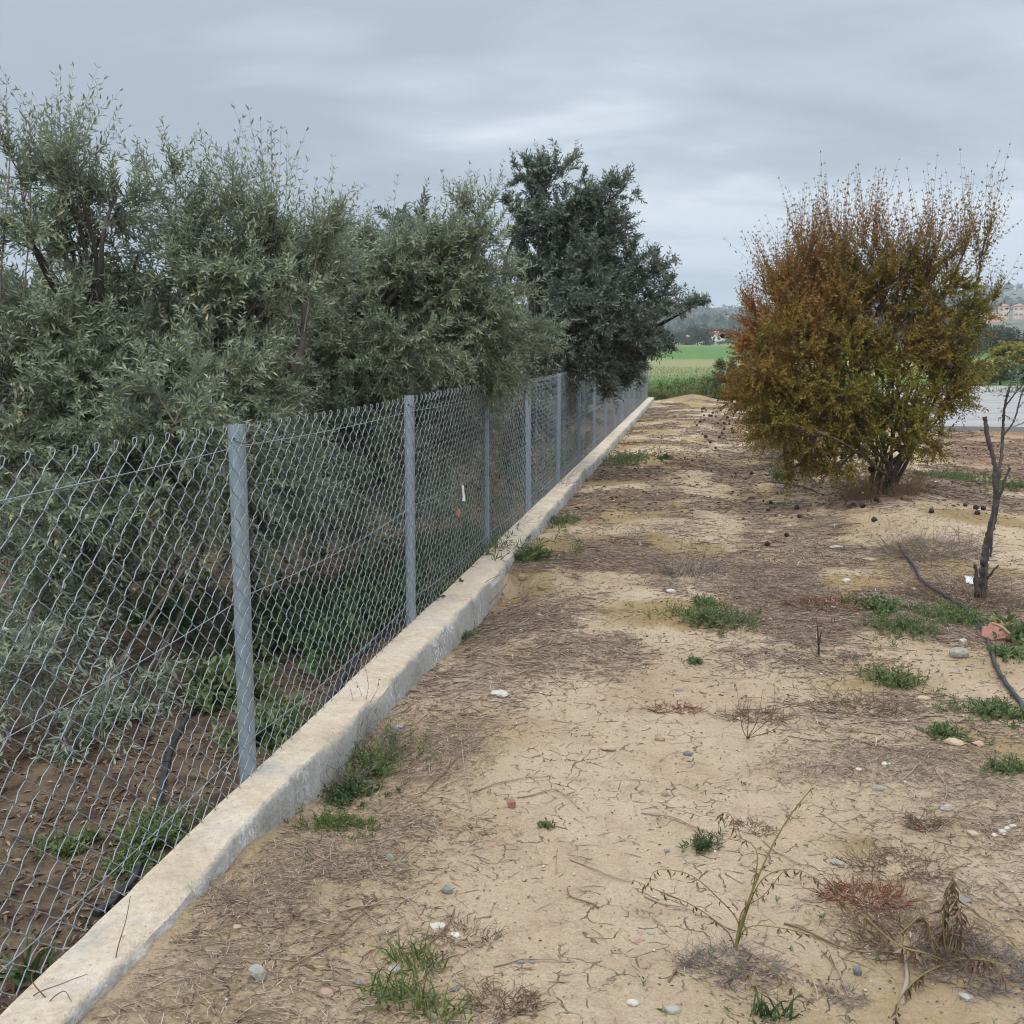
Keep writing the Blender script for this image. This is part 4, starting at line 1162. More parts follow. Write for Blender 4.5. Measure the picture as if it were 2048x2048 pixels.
for a in [
    ((-0.868, 4.548), 40, 'stone_white', 'white angular limestone chunk lying on straw near the wall', dict(flat=0.5)),
    ((-1.253, 4.178), 26, 'stone_grey', 'flat pale grey stone in the litter close to the wall weeds', dict(flat=0.25)),
    ((-0.605, 3.396), 22, 'brick_red', 'small red brick fragment on the bare sand', dict(name='brick_fragment', flat=0.9, cat='brick', sink=0.1)),
    ((-0.913, 2.938), 25, 'stone_green', 'rounded mossy grey stone at the edge of the straw', dict(kind='round', flat=0.7)),
    ((-0.865, 2.926), 18, 'stone_green', 'flat mossy stone touching the rounded grey one', dict(kind='round', flat=0.35)),
    ((-0.689, 2.774), 24, 'stone_blue', 'dark slate coloured stone standing on bare ground', dict(flat=0.8, sink=0.12)),
    ((-0.666, 2.573), 36, 'stone_white', 'largest of the broken white limestone pieces', dict(flat=0.4)),
    ((-0.613, 2.554), 24, 'stone_white', 'white limestone splinter to the right of the biggest piece', dict(flat=0.45)),
    ((-0.639, 2.507), 28, 'stone_pink', 'pinkish stone just below the broken white limestone', dict(flat=0.4)),
    ((-0.733, 2.372), 34, 'stone_grey', 'pale grey stone half hidden in the green grass tuft', dict(flat=0.5)),
    ((-0.864, 2.219), 32, 'stone_pink', 'round brownish stone at the bottom edge left of the grass', dict(kind='round', flat=0.8)),
    ((-0.800, 2.283), 25, 'stone_blue', 'bluish grey stone beside the grass tuft at the bottom', dict(flat=0.5)),
    ((-1.049, 2.238), 44, 'stone_grey', 'large grey and brown cobble nearest to the wall in front', dict(flat=0.8, sink=0.15)),
    ((-1.199, 2.434), 18, 'stone_tan', 'small tan stone near the foot of the wall', dict(kind='round', flat=0.7)),
    ((-1.391, 2.662), 15, 'stone_white', 'little white stone against the foot of the wall', dict(flat=0.7)),
    ((-0.490, 2.397), 34, 'stone_pink', 'wide tan pink stone set in the bare ground', dict(flat=0.4)),
    ((-0.553, 2.304), 18, 'stone_blue', 'small grey stone below the wide tan pink one', dict(kind='round', flat=0.5)),
    ((-0.411, 2.449), 17, 'stone_blue', 'left one of two small blue grey stones lying together', dict(kind='round', flat=0.5)),
    ((-0.382, 2.456), 17, 'stone_blue', 'right one of two small blue grey stones lying together', dict(flat=0.5)),
    ((-0.109, 2.316), 26, 'stone_white', 'smooth white stone alone on cracked sand at the bottom', dict(kind='round', flat=0.6)),
    ((-0.010, 2.299), 34, 'stone_grey', 'grey stone cut by the bottom edge of the photo', dict(flat=0.5)),
    ((-0.114, 2.621), 26, 'stone_pink', 'mauve stone below the drooping dry stems', dict(kind='round', flat=0.5)),
    ((-0.081, 2.658), 15, 'stone_grey', 'small grey pebble beside the mauve stone', dict(kind='round', flat=0.5)),
    ((0.012, 3.980), 20, 'stone_blue', 'single blue black stone in the middle of the clean sand', dict(flat=0.6, sink=0.15)),
    ((-0.394, 4.632), 20, 'stone_tan', 'orange tinted stone on the middle of the path', dict(flat=0.5)),
    ((-0.314, 3.984), 40, 'stone_pink', 'flat reddish tan stone barely standing out of the sand', dict(flat=0.2)),
    ((-0.068, 3.595), 15, 'stone_pink', 'small dark brown stone standing on the sand', dict(flat=0.9, sink=0.1)),
    ((-0.050, 3.181), 13, 'stone_blue', 'tiny blue grey stone near the small green weed', dict(flat=0.6)),
    ((-1.272, 5.047), 16, 'stone_tan', 'tan stone in the moss near the wall', dict(kind='round', flat=0.6)),
    ((1.424, 5.601), 36, 'stone_grey', 'pale grey wedge shaped stone beside the hose', dict(flat=0.6, tilt=0.3, sink=0.1)),
    ((1.090, 4.849), 27, 'stone_tan', 'flat tan stone right of the bright green weed', dict(kind='round', flat=0.45)),
    ((1.078, 4.231), 34, 'stone_tan', 'broad tan stone among weeds on the right', dict(kind='round', flat=0.5)),
    ((1.033, 4.347), 24, 'stone_pink', 'pinkish stone above the broad tan one', dict(kind='round', flat=0.5)),
    ((1.178, 4.248), 22, 'stone_tan', 'tan stone to the right of the broad tan one', dict(kind='round', flat=0.5)),
    ((0.776, 4.001), 18, 'stone_white', 'white pebble at the top of the grey brush litter', dict(kind='round', flat=0.6)),
    ((0.662, 3.914), 14, 'stone_white', 'cream pebble left of the white one in the litter', dict(kind='round', flat=0.6)),
    ((0.711, 3.751), 22, 'stone_grey', 'speckled grey stone in the dark litter patch', dict(flat=0.6)),
    ((0.921, 3.636), 24, 'stone_grey', 'rounded grey stone at the end of the litter', dict(kind='round', flat=0.6)),
    ((0.808, 3.527), 18, 'stone_grey', 'small grey stone beside the dark dead clump', dict(kind='round', flat=0.6)),
    ((1.054, 3.459), 18, 'stone_white', 'biggest of the group of snow white pebbles', dict(kind='round', flat=0.7)),
    ((1.079, 3.491), 13, 'stone_white', 'middle pebble of the snow white group', dict(kind='round', flat=0.7)),
    ((1.102, 3.511), 14, 'stone_white', 'rearmost pebble of the snow white group', dict(kind='round', flat=0.7)),
    ((1.020, 3.426), 11, 'stone_white', 'front left pebble of the snow white group', dict(kind='round', flat=0.7)),
    ((0.951, 3.422), 24, 'stone_tan', 'tan stone left of the snow white pebbles', dict(flat=0.5)),
    ((0.488, 3.179), 30, 'stone_grey', 'flat grey stone above the reddish dead clump', dict(flat=0.35)),
    ((0.454, 2.547), 19, 'stone_blue', 'upright blue grey stone between the two dead weeds', dict(flat=1.2, sink=0.1)),
    ((0.820, 2.981), 26, 'stone_blue', 'flat grey stone behind the wilted weed', dict(flat=0.3)),
    ((0.923, 2.967), 22, 'stone_pink', 'reddish stone near the right edge behind the wilted weed', dict(kind='round', flat=0.6)),
    ((0.245, 4.457), 25, 'stone_tan', 'flat tan stone by the thin dry stalks', dict(kind='round', flat=0.3)),
    ((-0.103, 4.133), 22, 'clod', 'mossy earth clod on the clean sand', dict(kind='round', flat=0.6, name='earth_clod', cat='clod')),
    ((0.707, 2.497), 28, 'stone_grey', 'grey stone under the wilted weed at the bottom right', dict(flat=0.4)),
    ((1.193, 8.672), 30, 'stone_grey', 'long pale stone in front of the big bush', dict(flat=0.4, dy=0.5)),
    ((1.381, 8.215), 28, 'stone_pink', 'flat pink stone in front of the big bush', dict(flat=0.3)),
    ((0.707, 9.301), 18, 'stone_tan', 'tan stone left of the long pale stone', dict(flat=0.5)),
    ((1.098, 7.401), 18, 'stone_white', 'white angular stone above the red ground cover', dict(flat=0.6)),
    ((1.530, 7.292), 13, 'stone_white', 'white stone beside the upper end of the hose', dict(flat=0.6)),
    ((1.529, 5.939), 14, 'stone_white', 'white stone next to the hose below the green weeds', dict(flat=0.7)),
    ((0.908, 6.565), 14, 'stone_white', 'white stone in the red ground cover', dict(flat=0.5)),
    ((-0.119, 6.855), 21, 'stone_white', 'white stone at the foot of the grey dry shrub', dict(flat=0.5)),
    ((-0.918, 6.160), 10, 'stone_white', 'white pebble in the purple straw near the wall', dict(flat=0.6)),
    ((-0.973, 5.806), 14, 'stone_white', 'long white pebble just below the purple straw', dict(flat=0.5)),
    ((-1.072, 8.932), 15, 'stone_tan', 'round tan stone close to the wall beyond the pit', dict(kind='round', flat=0.7)),
    ((-0.035, 4.844), 16, 'stone_blue', 'faint blue grey stone sunk in the sand', dict(kind='round', flat=0.3)),
    ((-1.376, 12.113), 22, 'brick_red', 'lump of red brick leaning on the wall far along', dict(flat=0.8, name='brick_fragment', cat='brick')),
    ((-1.178, 7.069), 20, 'clod', 'earth lump on the rim of the small pit by the wall', dict(kind='round', flat=0.7, name='earth_clod', cat='clod')),
]:
    stone(*a[:4], **a[4])


def roof_tile():
    """the thick broken slab of red clay with a pale stick across it"""
    x, y = (1.741, 6.009)
    z = gz(x, y)
    out = np.array([(-0.135, -0.03), (-0.10, 0.055), (-0.06, 0.07), (-0.03, 0.10), (0.03, 0.115), (0.05, 0.095), (0.095, 0.085), (0.13, 0.02), (0.115, -0.05), (0.06, -0.055), (0.02, -0.075), (-0.08, -0.07)]) * 0.88
    k = len(out)
    lo, hi = np.column_stack([out * 1.03, np.full(k, -0.01)]), np.column_stack([out * 0.96, 0.026 + 0.008 * np.sin(np.arange(k) * 2.1)])
    mb = MB()
    i = np.arange(k)
    mb.add(np.vstack([lo, hi]), np.stack([i, (i + 1) % k, (i + 1) % k + k, i + k], -1))
    top = np.vstack([hi, hi.mean(0)[None] + (0, 0, 0.008)])
    mb.add(top, np.stack([i, (i + 1) % k, np.full(k, k)], -1))
    o = mb.build('clay_slab', M['brick_red'])
    o.rotation_euler = (math.radians(24), math.radians(-6), 0.1)
    o.location = (x, y, z + 0.03)
    tag(o, 'broken red clay slab propped by the hose on the right edge', 'slab')
    p = curve([(1.662, 5.900, 0.115), (1.699, 5.850, 0.109), (1.733, 5.820, 0.080)], 5)
    o = MB().tube(p, 0.008, 5).build('pale_stick', M['stalk_tan'], loc=tuple(p[0]))
    tag(o, 'short pale stick lying across the red clay slab', 'stick')


roof_tile()


def paper(px, name, label, cat, size, mat, zc, seed, rot=(0.2, 0.1, 0.4)):
    r = np.random.default_rng(seed)
    n = 5
    u, v = np.meshgrid(np.linspace(-0.5, 0.5, n), np.linspace(-0.5, 0.5, n))
    z = (r.random((n, n)) - 0.5) * 0.28
    V = np.stack([u * size[0], v * size[1], z * min(size)], -1).reshape(-1, 3)
    i, j = np.meshgrid(np.arange(n - 1), np.arange(n - 1))
    a = (j * n + i).ravel()
    f = np.stack([a, a + 1, a + n + 1, a + n], -1)
    mb = MB().add(V, f)
    mb.add(V - np.array([0, 0, 0.0012]), f[:, ::-1])
    o = mb.build(name, mat, smooth=False)
    o.location = (px[0], px[1], zc)
    o.rotation_euler = rot
    tag(o, label, cat)


M['paper'] = simple_mat('paper', (0.70, 0.71, 0.72), (0.80, 0.81, 0.82), 20, 0.7, 0, 0)
M['dead_leaf'] = simple_mat('dead_leaf', (0.26, 0.12, 0.06), (0.36, 0.18, 0.09), 20, 0.8, 0, 0)
_pp = (1.947, 7.517)
paper(_pp, 'crumpled_paper', 'crumpled white paper scrap at the foot of the pruned sapling', 'litter', (0.075, 0.06), M['paper'], gz(*_pp) + 0.045, 1, (0.9, 0.3, 0.5))
paper((FX + 0.012, 6.66), 'white_tag', 'torn white scrap caught in the fence mesh before the third post', 'scrap', (0.045, 0.105), M['paper'], (-1.513, 6.620, 0.665)[2], 2, (1.45, 0.15, 1.4))
paper((FX + 0.012, 6.50), 'brown_leaf', 'curled brown leaf stuck in the mesh below the white scrap', 'leaf', (0.05, 0.055), M['dead_leaf'], (-1.526, 6.500, 0.561)[2], 3, (1.3, 0.3, 1.2))


# ------------------------------------------------------------------ dried pomegranates
def fruit_mesh(mat):
    mb = MB()
    n, k = 9, 6
    th = np.linspace(0, math.pi, k)
    rr = np.sin(th) * (1 + 0.05 * np.sin(th * 5))
    V, F = [], []
    for i in range(k):
        a = np.arange(n) * 2 * math.pi / n
        w = 1 + 0.10 * np.sin(a * 3 + i)
        V.append(np.column_stack([np.cos(a) * max(rr[i], 0.06) * w, np.sin(a) * max(rr[i], 0.06) * w, np.full(n, -math.cos(th[i]) * 0.92)]))
    V = np.concatenate(V)
    i, j = np.meshgrid(np.arange(k - 1), np.arange(n), indexing='ij')
    a, b = i * n + j, i * n + (j + 1) % n
    mb.add(V, np.stack([a, b, b + n, a + n], -1).reshape(-1, 4))
    c = np.arange(6) * math.pi / 3
    for t in c:
        d = np.array([math.cos(t), math.sin(t), 0])
        s = np.array([-math.sin(t), math.cos(t), 0])
        mb.add([d * 0.25 + s * 0.13 + (0, 0, 0.85), d * 0.25 - s * 0.13 + (0, 0, 0.85), d * 0.42 + (0, 0, 1.35)], [[0, 1, 2]])
    return mb.mesh('dried_pomegranate', M[mat], True)


fm = fruit_mesh('dark_fruit')
rf = random.Random(8)


def fruit(xy, r, label, group=None, z=None, me=fm, name='dried_pomegranate'):
    o = bpy.data.objects.new(name, me)
    COL.objects.link(o)
    o.scale = (r, r, r)
    o.location = (xy[0], xy[1], (gz(*xy) + r * 0.8) if z is None else z)
    o.rotation_euler = (rf.uniform(0.6, 2.2), rf.uniform(-0.6, 0.6), rf.uniform(0, 6.28)) if z is None else (math.pi, 0.3, 0)
    tag(o, label, 'fruit', group)


FG = 'shrivelled pomegranates fallen on the ground'
for xy in ((0.827, 11.019), (0.769, 10.565), (1.049, 10.544), (1.029, 10.072), (0.832, 9.134), (0.641, 8.718), (1.540, 10.425), (1.591, 10.536), (1.643, 10.311), (1.827, 10.647), (1.643, 9.636), (2.208, 9.971),
           (2.717, 10.840), (2.759, 10.607), (2.859, 10.726), (2.644, 10.108), (3.226, 13.550), (0.782, 13.926), (0.302, 18.386), (0.378, 17.579)):
    fruit(xy, 0.022 + 0.009 * rf.random(), 'shrivelled black pomegranate lying on the ground around the big bush', FG)
k = 0
while k < 46:
    px = rf.gauss(0.75, 0.55)
    y = rf.uniform(19.5, 31.5)
    if -0.4 < px < 1.9:
        fruit((px, y), 0.026 + 0.014 * rf.random(), 'shrivelled black pomegranate strewn across the far end of the path', FG)
        k += 1
fr2 = fruit_mesh('fruit_red')
fruit((2.442, 10.700, 1.472)[:2], 0.038, 'dark red dried pomegranate still hanging on the right of the bush', None, (2.442, 10.700, 1.472)[2], fr2, 'hanging_pomegranate')
fruit((1.815, 10.900, 0.427)[:2], 0.045, 'dark red dried pomegranate hanging low by the bush stems', None, (1.815, 10.900, 0.427)[2], fr2, 'hanging_pomegranate')
fruit((0.336, 13.600, 1.815)[:2], 0.032, 'black dried pomegranate at the left tip of the rust coloured bush', None, (0.336, 13.600, 1.815)[2], fm, 'hanging_pomegranate')


# ------------------------------------------------------------------ small plants
def weed(xy, rx, ry, h, n, label, mat='weed_green', leaf=(0.035, 0.009), seed=1, name='green_weed', cat='weed', lean=0.9, nodes=5, spread=0.9, ln=1.0):
    r = np.random.default_rng(seed)
    x, y = xy
    root = thing(name, (x, y, gz(x, y)), label, cat)
    a, q = r.random(n) * 6.283, np.abs(r.normal(size=n)) * 0.55
    q = q * (0.55 + 0.9 * vnoise(a * 1.6, a * 0 + seed, seed))
    bx, by = x + np.cos(a) * q * rx, y + np.sin(a) * q * ry
    B = np.column_stack([bx, by, gh(bx, by) - 0.004])
    D = unit(np.column_stack([np.cos(a) * lean * r.random(n), np.sin(a) * lean * r.random(n), 0.35 + 0.6 * r.random(n)]) + r.normal(size=(n, 3)) * 0.25 * np.array([1, 1, 0.2]))
    D[:, 2] = np.abs(D[:, 2])
    L = h * (0.5 + 0.7 * r.random(n)) * ln
    lf, st = MB(), MB()
    shoots_to(lf, st, B, D, L, nodes, leaf[0], leaf[1], r.normal(size=(n, 3)) * 0.12, r, spread, stem_r=0.0012)
    tag(lf.build('leaves', M[mat], root), kind='stuff')
    tag(st.build('stems', M['stalk_green'], root), kind='stuff')


def grass_tuft(xy, rx, ry, h, n, label, mat='grass', seed=1, name='grass_tuft', cat='grass', w=0.005, droop=0.5):
    r = np.random.default_rng(seed)
    x, y = xy
    a, q = r.random(n) * 6.283, r.random(n) ** 0.7
    bx, by = x + np.cos(a) * q * rx, y + np.sin(a) * q * ry
    B = np.column_stack([bx, by, gh(bx, by) - 0.004])
    D = unit(r.normal(size=(n, 3)) * 0.45 + np.array([0, 0, 0.9]))
    D[:, 2] = np.abs(D[:, 2])
    L = (h * (0.4 + 0.8 * r.random(n)))[:, None]
    S = unit(np.cross(D, r.normal(size=(n, 3)))) * w * 0.5
    mid = B + D * L * 0.55
    D2 = unit(D + np.column_stack([D[:, 0], D[:, 1], np.full(n, -droop)]) * 0.8)
    tip = mid + D2 * L * 0.5
    V = np.stack([B + S, B - S, mid - S * 0.8, mid + S * 0.8, tip], 1).reshape(-1, 3)
    b = (np.arange(n) * 5)[:, None]
    F = np.stack([b + np.array([[0, 1, 2]]), b + np.array([[0, 2, 3]]), b + np.array([[3, 2, 4]])], 1).reshape(-1, 3)
    o = MB().add(V, F).build(name, M[mat], loc=(x, y, gz(x, y)))
    tag(o, label, cat)


def dry_clump(xy, rx, ry, h, n, label, mat='dry_brown', seed=1, name='dead_weed', cat='weed', flat=0.5, rt=0.0014, kink=0.5, spill=0.5):
    """dead wiry stems sprawling out of one crown"""
    r = np.random.default_rng(seed)
    x, y = xy
    a, q = r.random(n) * 6.283, r.random(n) ** 0.5
    bx, by = x + np.cos(a) * q * rx * 0.95, y + np.sin(a) * q * ry * 0.95
    B = np.column_stack([bx, by, gh(bx, by) + 0.002])
    D = unit(np.column_stack([np.cos(a) * spill, np.sin(a) * spill, (1 - flat) * r.random(n) * (1.4 if flat < 0.35 else 0.9) + 0.05]) + r.normal(size=(n, 3)) * 0.45 * np.array([1, 1, 0.35]))
    L = (h * (0.25 + 0.85 * r.random(n)))[:, None]
    mb = MB()
    P0 = B
    for s in range(3):
        P1 = P0 + D * L / 3
        P1[:, 2] = np.maximum(P1[:, 2], gh(P1[:, 0], P1[:, 1]) + 0.002)
        mb.sticks(P0, P1, rt * (1 - 0.28 * s), rt * (0.72 - 0.25 * s))
        if s:
            side = unit(D + r.normal(size=(n, 3)) * 0.9)
            P2 = P0 + side * L * 0.28
            P2[:, 2] = np.maximum(P2[:, 2], gh(P2[:, 0], P2[:, 1]) + 0.002)
            mb.sticks(P0, P2, rt * 0.6, rt * 0.25)
        D = unit(D + r.normal(size=(n, 3)) * kink * np.array([1, 1, 0.6]))
        P0 = P1
    o = mb.build(name, M[mat], loc=(x, y, gz(x, y)))
    tag(o, label, cat)


# green weeds on the path
weed((0.132, 6.163), 0.30, 0.22, 0.085, 260, 'wide bright green weed patch in the middle of the path', seed=1)
weed((0.104, 6.563), 0.10, 0.10, 0.06, 50, 'small green weed at the foot of the grey dry shrub', seed=2)
weed((1.189, 6.560), 0.14, 0.16, 0.09, 70, 'pale round leaved green weed behind the red ground cover', seed=3, leaf=(0.034, 0.022))
weed((1.264, 6.154), 0.22, 0.22, 0.06, 170, 'grassy green weed patch left of the hose', seed=4, leaf=(0.04, 0.007))
weed((1.584, 6.458), 0.26, 0.30, 0.07, 210, 'green weed patch touching the hose on its left side', seed=5, leaf=(0.04, 0.008))
weed((0.995, 5.068), 0.13, 0.11, 0.075, 110, 'compact bright green weed standing alone on the sand', seed=6, leaf=(0.032, 0.009))
weed((1.373, 4.670), 0.22, 0.18, 0.06, 180, 'low green weed mat beside the near end of the hose', 'weed_green', (0.03, 0.008), 7)
weed((1.077, 4.342), 0.12, 0.08, 0.05, 60, 'small green weed between the tan stones', seed=8, leaf=(0.03, 0.009))
weed((1.213, 4.006), 0.10, 0.08, 0.05, 50, 'sparse green weed in the grey straw at the right edge', seed=9, leaf=(0.03, 0.008))
weed((1.824, 6.024), 0.08, 0.10, 0.12, 36, 'broad leaved green weed beside the red clay slab', seed=10, leaf=(0.07, 0.028), spread=0.7)
weed((1.688, 5.638), 0.10, 0.08, 0.06, 40, 'small leafy weed below the red clay slab', seed=11, leaf=(0.04, 0.014))
weed((-1.239, 3.787), 0.13, 0.20, 0.10, 170, 'green herb growing in the hollow against the wall', 'weed_green', (0.022, 0.008), 12)
weed((-1.181, 3.213), 0.14, 0.09, 0.035, 170, 'low yellowish green mat just in front of the wall hollow', 'grass', (0.022, 0.005), 13)
weed((-1.248, 3.520), 0.10, 0.10, 0.06, 100, 'dark green herb at the foot of the lime streaked wall', 'weed_dark', (0.022, 0.009), 14)
weed((0.066, 3.227), 0.05, 0.045, 0.05, 26, 'tiny spidery green rosette on the bare sand', 'weed_dark', (0.035, 0.005), 15)
weed((-0.459, 3.258), 0.022, 0.02, 0.03, 10, 'tiny two leaved seedling on the bare sand', 'weed_green', (0.018, 0.009), 16)
weed((-1.185, 7.740), 0.10, 0.12, 0.10, 36, 'leafy green weed beside the wall past the pit', seed=17, leaf=(0.07, 0.018))
weed((-1.310, 7.614), 0.05, 0.08, 0.09, 20, 'small green weed touching the wall past the pit', seed=18, leaf=(0.06, 0.014))
weed((-0.993, 15.411), 0.42, 0.9, 0.10, 220, 'green weed patch against the far part of the wall', 'weed_green', (0.05, 0.014), 19)
weed((-1.212, 9.581), 0.22, 0.45, 0.05, 90, 'thin low green growth along the wall opposite the fourth post', 'weed_green', (0.035, 0.009), 20)
weed((-0.404, 15.515), 0.12, 0.3, 0.07, 40, 'small dark green weed alone on the far path', 'weed_dark', (0.05, 0.014), 21)
weed((-1.323, 5.818), 0.07, 0.18, 0.05, 60, 'thin green growth at the wall foot near the second post', seed=22, leaf=(0.03, 0.007))
weed((1.160, 13.350), 0.16, 0.25, 0.10, 60, 'green sprout at the edge of the big bush shade', 'weed_dark', (0.05, 0.016), 23)
weed((1.319, 17.361), 0.35, 0.6, 0.09, 120, 'low green patch under the left side of the bushes', 'weed_green', (0.05, 0.014), 24)
weed((3.286, 13.726), 0.8, 0.7, 0.06, 380, 'thin green ground cover to the right of the big bush', 'weed_green', (0.045, 0.010), 25)
weed((3.711, 12.771), 0.35, 0.35, 0.06, 140, 'thin green ground cover behind the pruned sapling', 'weed_green', (0.045, 0.010), 26)
weed((0.038, 5.297), 0.06, 0.05, 0.03, 30, 'faint green sprout in the mossy path crust', seed=27, leaf=(0.025, 0.006))
grass_tuft((-0.676, 2.406), 0.085, 0.06, 0.10, 75, 'fine green grass tuft behind the pale grey stone at the bottom', seed=1)
grass_tuft((-0.672, 2.242), 0.10, 0.07, 0.11, 95, 'thick green grass tuft at the bottom edge', seed=2)
grass_tuft((-0.554, 2.201), 0.08, 0.05, 0.08, 60, 'small grass tuft cut by the bottom edge', seed=3)
grass_tuft((0.218, 2.337), 0.06, 0.04, 0.07, 70, 'dark grass tuft at the bottom edge beside the leaning weed', 'weed_dark', seed=4)
grass_tuft((12.262, 42.109), 2.2, 1.6, 0.55, 500, 'tall yellow green grass at the back corner of the concrete pad', seed=5, w=0.03)

# orchard weeds
weed((-2.219, 5.421), 0.22, 0.45, 0.28, 240, 'dark leafy weeds behind the fence right of the nearest post', 'weed_dark', (0.07, 0.030), 31)
weed((-2.034, 6.017), 0.35, 0.6, 0.26, 300, 'dark green weed thicket behind the second fence panel', 'weed_dark', (0.07, 0.030), 32)
weed((-2.137, 4.354), 0.14, 0.20, 0.20, 110, 'green broad leaved weed behind the nearest post', 'weed_green', (0.06, 0.028), 33)
weed((-1.720, 3.877), 0.10, 0.22, 0.14, 110, 'bright green weed at the back of the wall beside the nearest post', 'weed_green', (0.05, 0.024), 34)
weed((-3.251, 5.801), 0.5, 0.35, 0.10, 260, 'mossy green patch on the orchard floor under the bough', 'weed_dark', (0.04, 0.014), 35)
weed((-1.701, 2.922), 0.10, 0.14, 0.10, 90, 'green weed beside the orchard hose', 'weed_green', (0.035, 0.010), 36)
weed((-1.710, 2.742), 0.09, 0.08, 0.05, 70, 'mossy low weed left of the orchard hose', 'weed_green', (0.025, 0.008), 37)
weed((-1.822, 7.565), 0.5, 0.9, 0.22, 320, 'grassy green growth behind the third fence panel', 'weed_green', (0.09, 0.012), 38)
weed((-1.972, 2.837), 0.12, 0.10, 0.04, 60, 'small green weed on the orchard soil at the left edge', 'weed_green', (0.03, 0.010), 39)
grass_tuft((-1.656, 2.190), 0.10, 0.05, 0.12, 26, 'broad green grass blades behind the wall in the corner', 'weed_dark', seed=6, w=0.012)

# dead plants
dry_clump((-0.002, 7.402), 0.20, 0.15, 0.36, 120, 'grey leafless dry shrub in the middle of the path', 'dry_grey', 1, 'dry_shrub', 'shrub', flat=0.25, rt=0.0020)
dry_clump((1.899, 8.435), 0.42, 0.32, 0.34, 420, 'tangle of grey dead brush over the hose', 'dry_grey', 2, 'dry_brush', 'brush', flat=0.55, rt=0.0016)
dry_clump((1.888, 6.996), 0.42, 0.30, 0.30, 260, 'brown dead brush around the foot of the pruned sapling', 'dry_brown', 3, 'dry_brush', 'brush', flat=0.55, rt=0.0018)
dry_clump((0.926, 6.680), 0.32, 0.20, 0.10, 420, 'rusty red withered ground cover on the path', 'dry_red', 4, 'red_groundcover', 'weed', flat=0.6, rt=0.0018)
dry_clump((0.426, 6.968), 0.30, 0.20, 0.09, 160, 'reddish brown withered ground cover left of the rusty one', 'dry_brown', 5, flat=0.6)
dry_clump((0.788, 4.685), 0.22, 0.14, 0.12, 180, 'dark brown dead weed in the mossy crust', 'dry_brown', 6, flat=0.55)
dry_clump((-0.045, 4.538), 0.12, 0.07, 0.07, 120, 'flat reddish brown dead weed on the clean sand', 'dry_red', 7, flat=0.75)
dry_clump((0.306, 4.481), 0.14, 0.09, 0.12, 110, 'reddish dead weed around the thin upright stalks', 'dry_brown', 8, flat=0.5)
dry_clump((0.533, 2.948), 0.13, 0.08, 0.09, 220, 'rusty brown dead clump left of the wilted weed', 'dry_red', 9, flat=0.65)
dry_clump((0.662, 3.162), 0.17, 0.09, 0.10, 170, 'reddish dead weed with long thin runners behind the wilted weed', 'dry_brown', 10, flat=0.7)
dry_clump((0.636, 2.718), 0.16, 0.10, 0.14, 230, 'tangled brown dead stems left of the wilted weed', 'dry_brown', 11, flat=0.65)
dry_clump((0.766, 2.642), 0.15, 0.11, 0.12, 240, 'dark mat of dead stems under the wilted weed', 'dry_grey', 12, flat=0.7)
dry_clump((0.130, 2.530), 0.13, 0.08, 0.08, 260, 'grey mat of fine dead roots around the leaning weed', 'dry_grey', 13, flat=0.75, rt=0.001)
dry_clump((0.405, 2.443), 0.06, 0.045, 0.04, 110, 'round dark dead cushion between the weeds', 'dry_grey', 14, flat=0.7, rt=0.001)
dry_clump((0.236, 3.381), 0.07, 0.06, 0.05, 80, 'dark crumpled dead leaves beside the green rosette', 'dry_brown', 15, flat=0.6)
dry_clump((0.815, 3.484), 0.07, 0.05, 0.06, 120, 'dark dead clump beside the small grey stone', 'dry_brown', 16, flat=0.6)
dry_clump((1.957, 11.181), 0.42, 0.30, 0.38, 420, 'dry tan grass round the stems of the big bush', 'stalk_tan', 17, 'dry_grass', 'grass', flat=0.1, rt=0.0025, kink=0.3)
dry_clump((2.196, 11.619), 0.35, 0.25, 0.30, 200, 'reddish dry stems under the big bush', 'dry_red', 18, flat=0.2, rt=0.0022)
dry_clump((-1.299, 3.940), 0.10, 0.16, 0.16, 140, 'grey dead twigs leaning on the lime streaked wall', 'dry_grey', 19, 'dry_shrub', 'shrub', flat=0.3, rt=0.0016)
dry_clump((-1.303, 3.586), 0.07, 0.09, 0.18, 60, 'purplish dead sprig sprawling below the lime streak', 'dry_grey', 20, 'dry_shrub', 'shrub', flat=0.35, rt=0.0018)
dry_clump((-1.62, 11.6), 0.16, 0.30, 0.5, 120, 'grey thorny dry weed behind the fence by the fifth post', 'dry_grey', 21, 'dry_shrub', 'shrub', flat=0.1, rt=0.0022)
dry_clump((-1.64, 9.0), 0.12, 0.3, 0.45, 100, 'grey dry stems behind the fence before the fourth post', 'dry_grey', 22, 'dry_shrub', 'shrub', flat=0.1, rt=0.002)
dry_clump((-1.44, 13.2), 0.08, 0.16, 0.16, 70, 'brown dead weed lying across the top of the wall', 'dry_brown', 23, flat=0.3)
dry_clump((-1.183, 7.103), 0.10, 0.10, 0.16, 70, 'dry stems round the small pit by the wall', 'stalk_tan', 24, 'dry_grass', 'grass', flat=0.5)
dry_clump((-1.229, 2.577), 0.20, 0.10, 0.10, 120, 'brown straw heap in front of the wall', 'straw', 25, 'dry_grass', 'grass', flat=0.85)
dry_clump((-0.974, 2.872), 0.14, 0.09, 0.12, 120, 'pale straw bundle near the rounded mossy stone', 'straw', 26, 'dry_grass', 'grass', flat=0.9)
dry_clump((-0.580, 2.554), 0.10, 0.06, 0.06, 70, 'reddish dry grass around the white limestone', 'dry_brown', 27, flat=0.5)
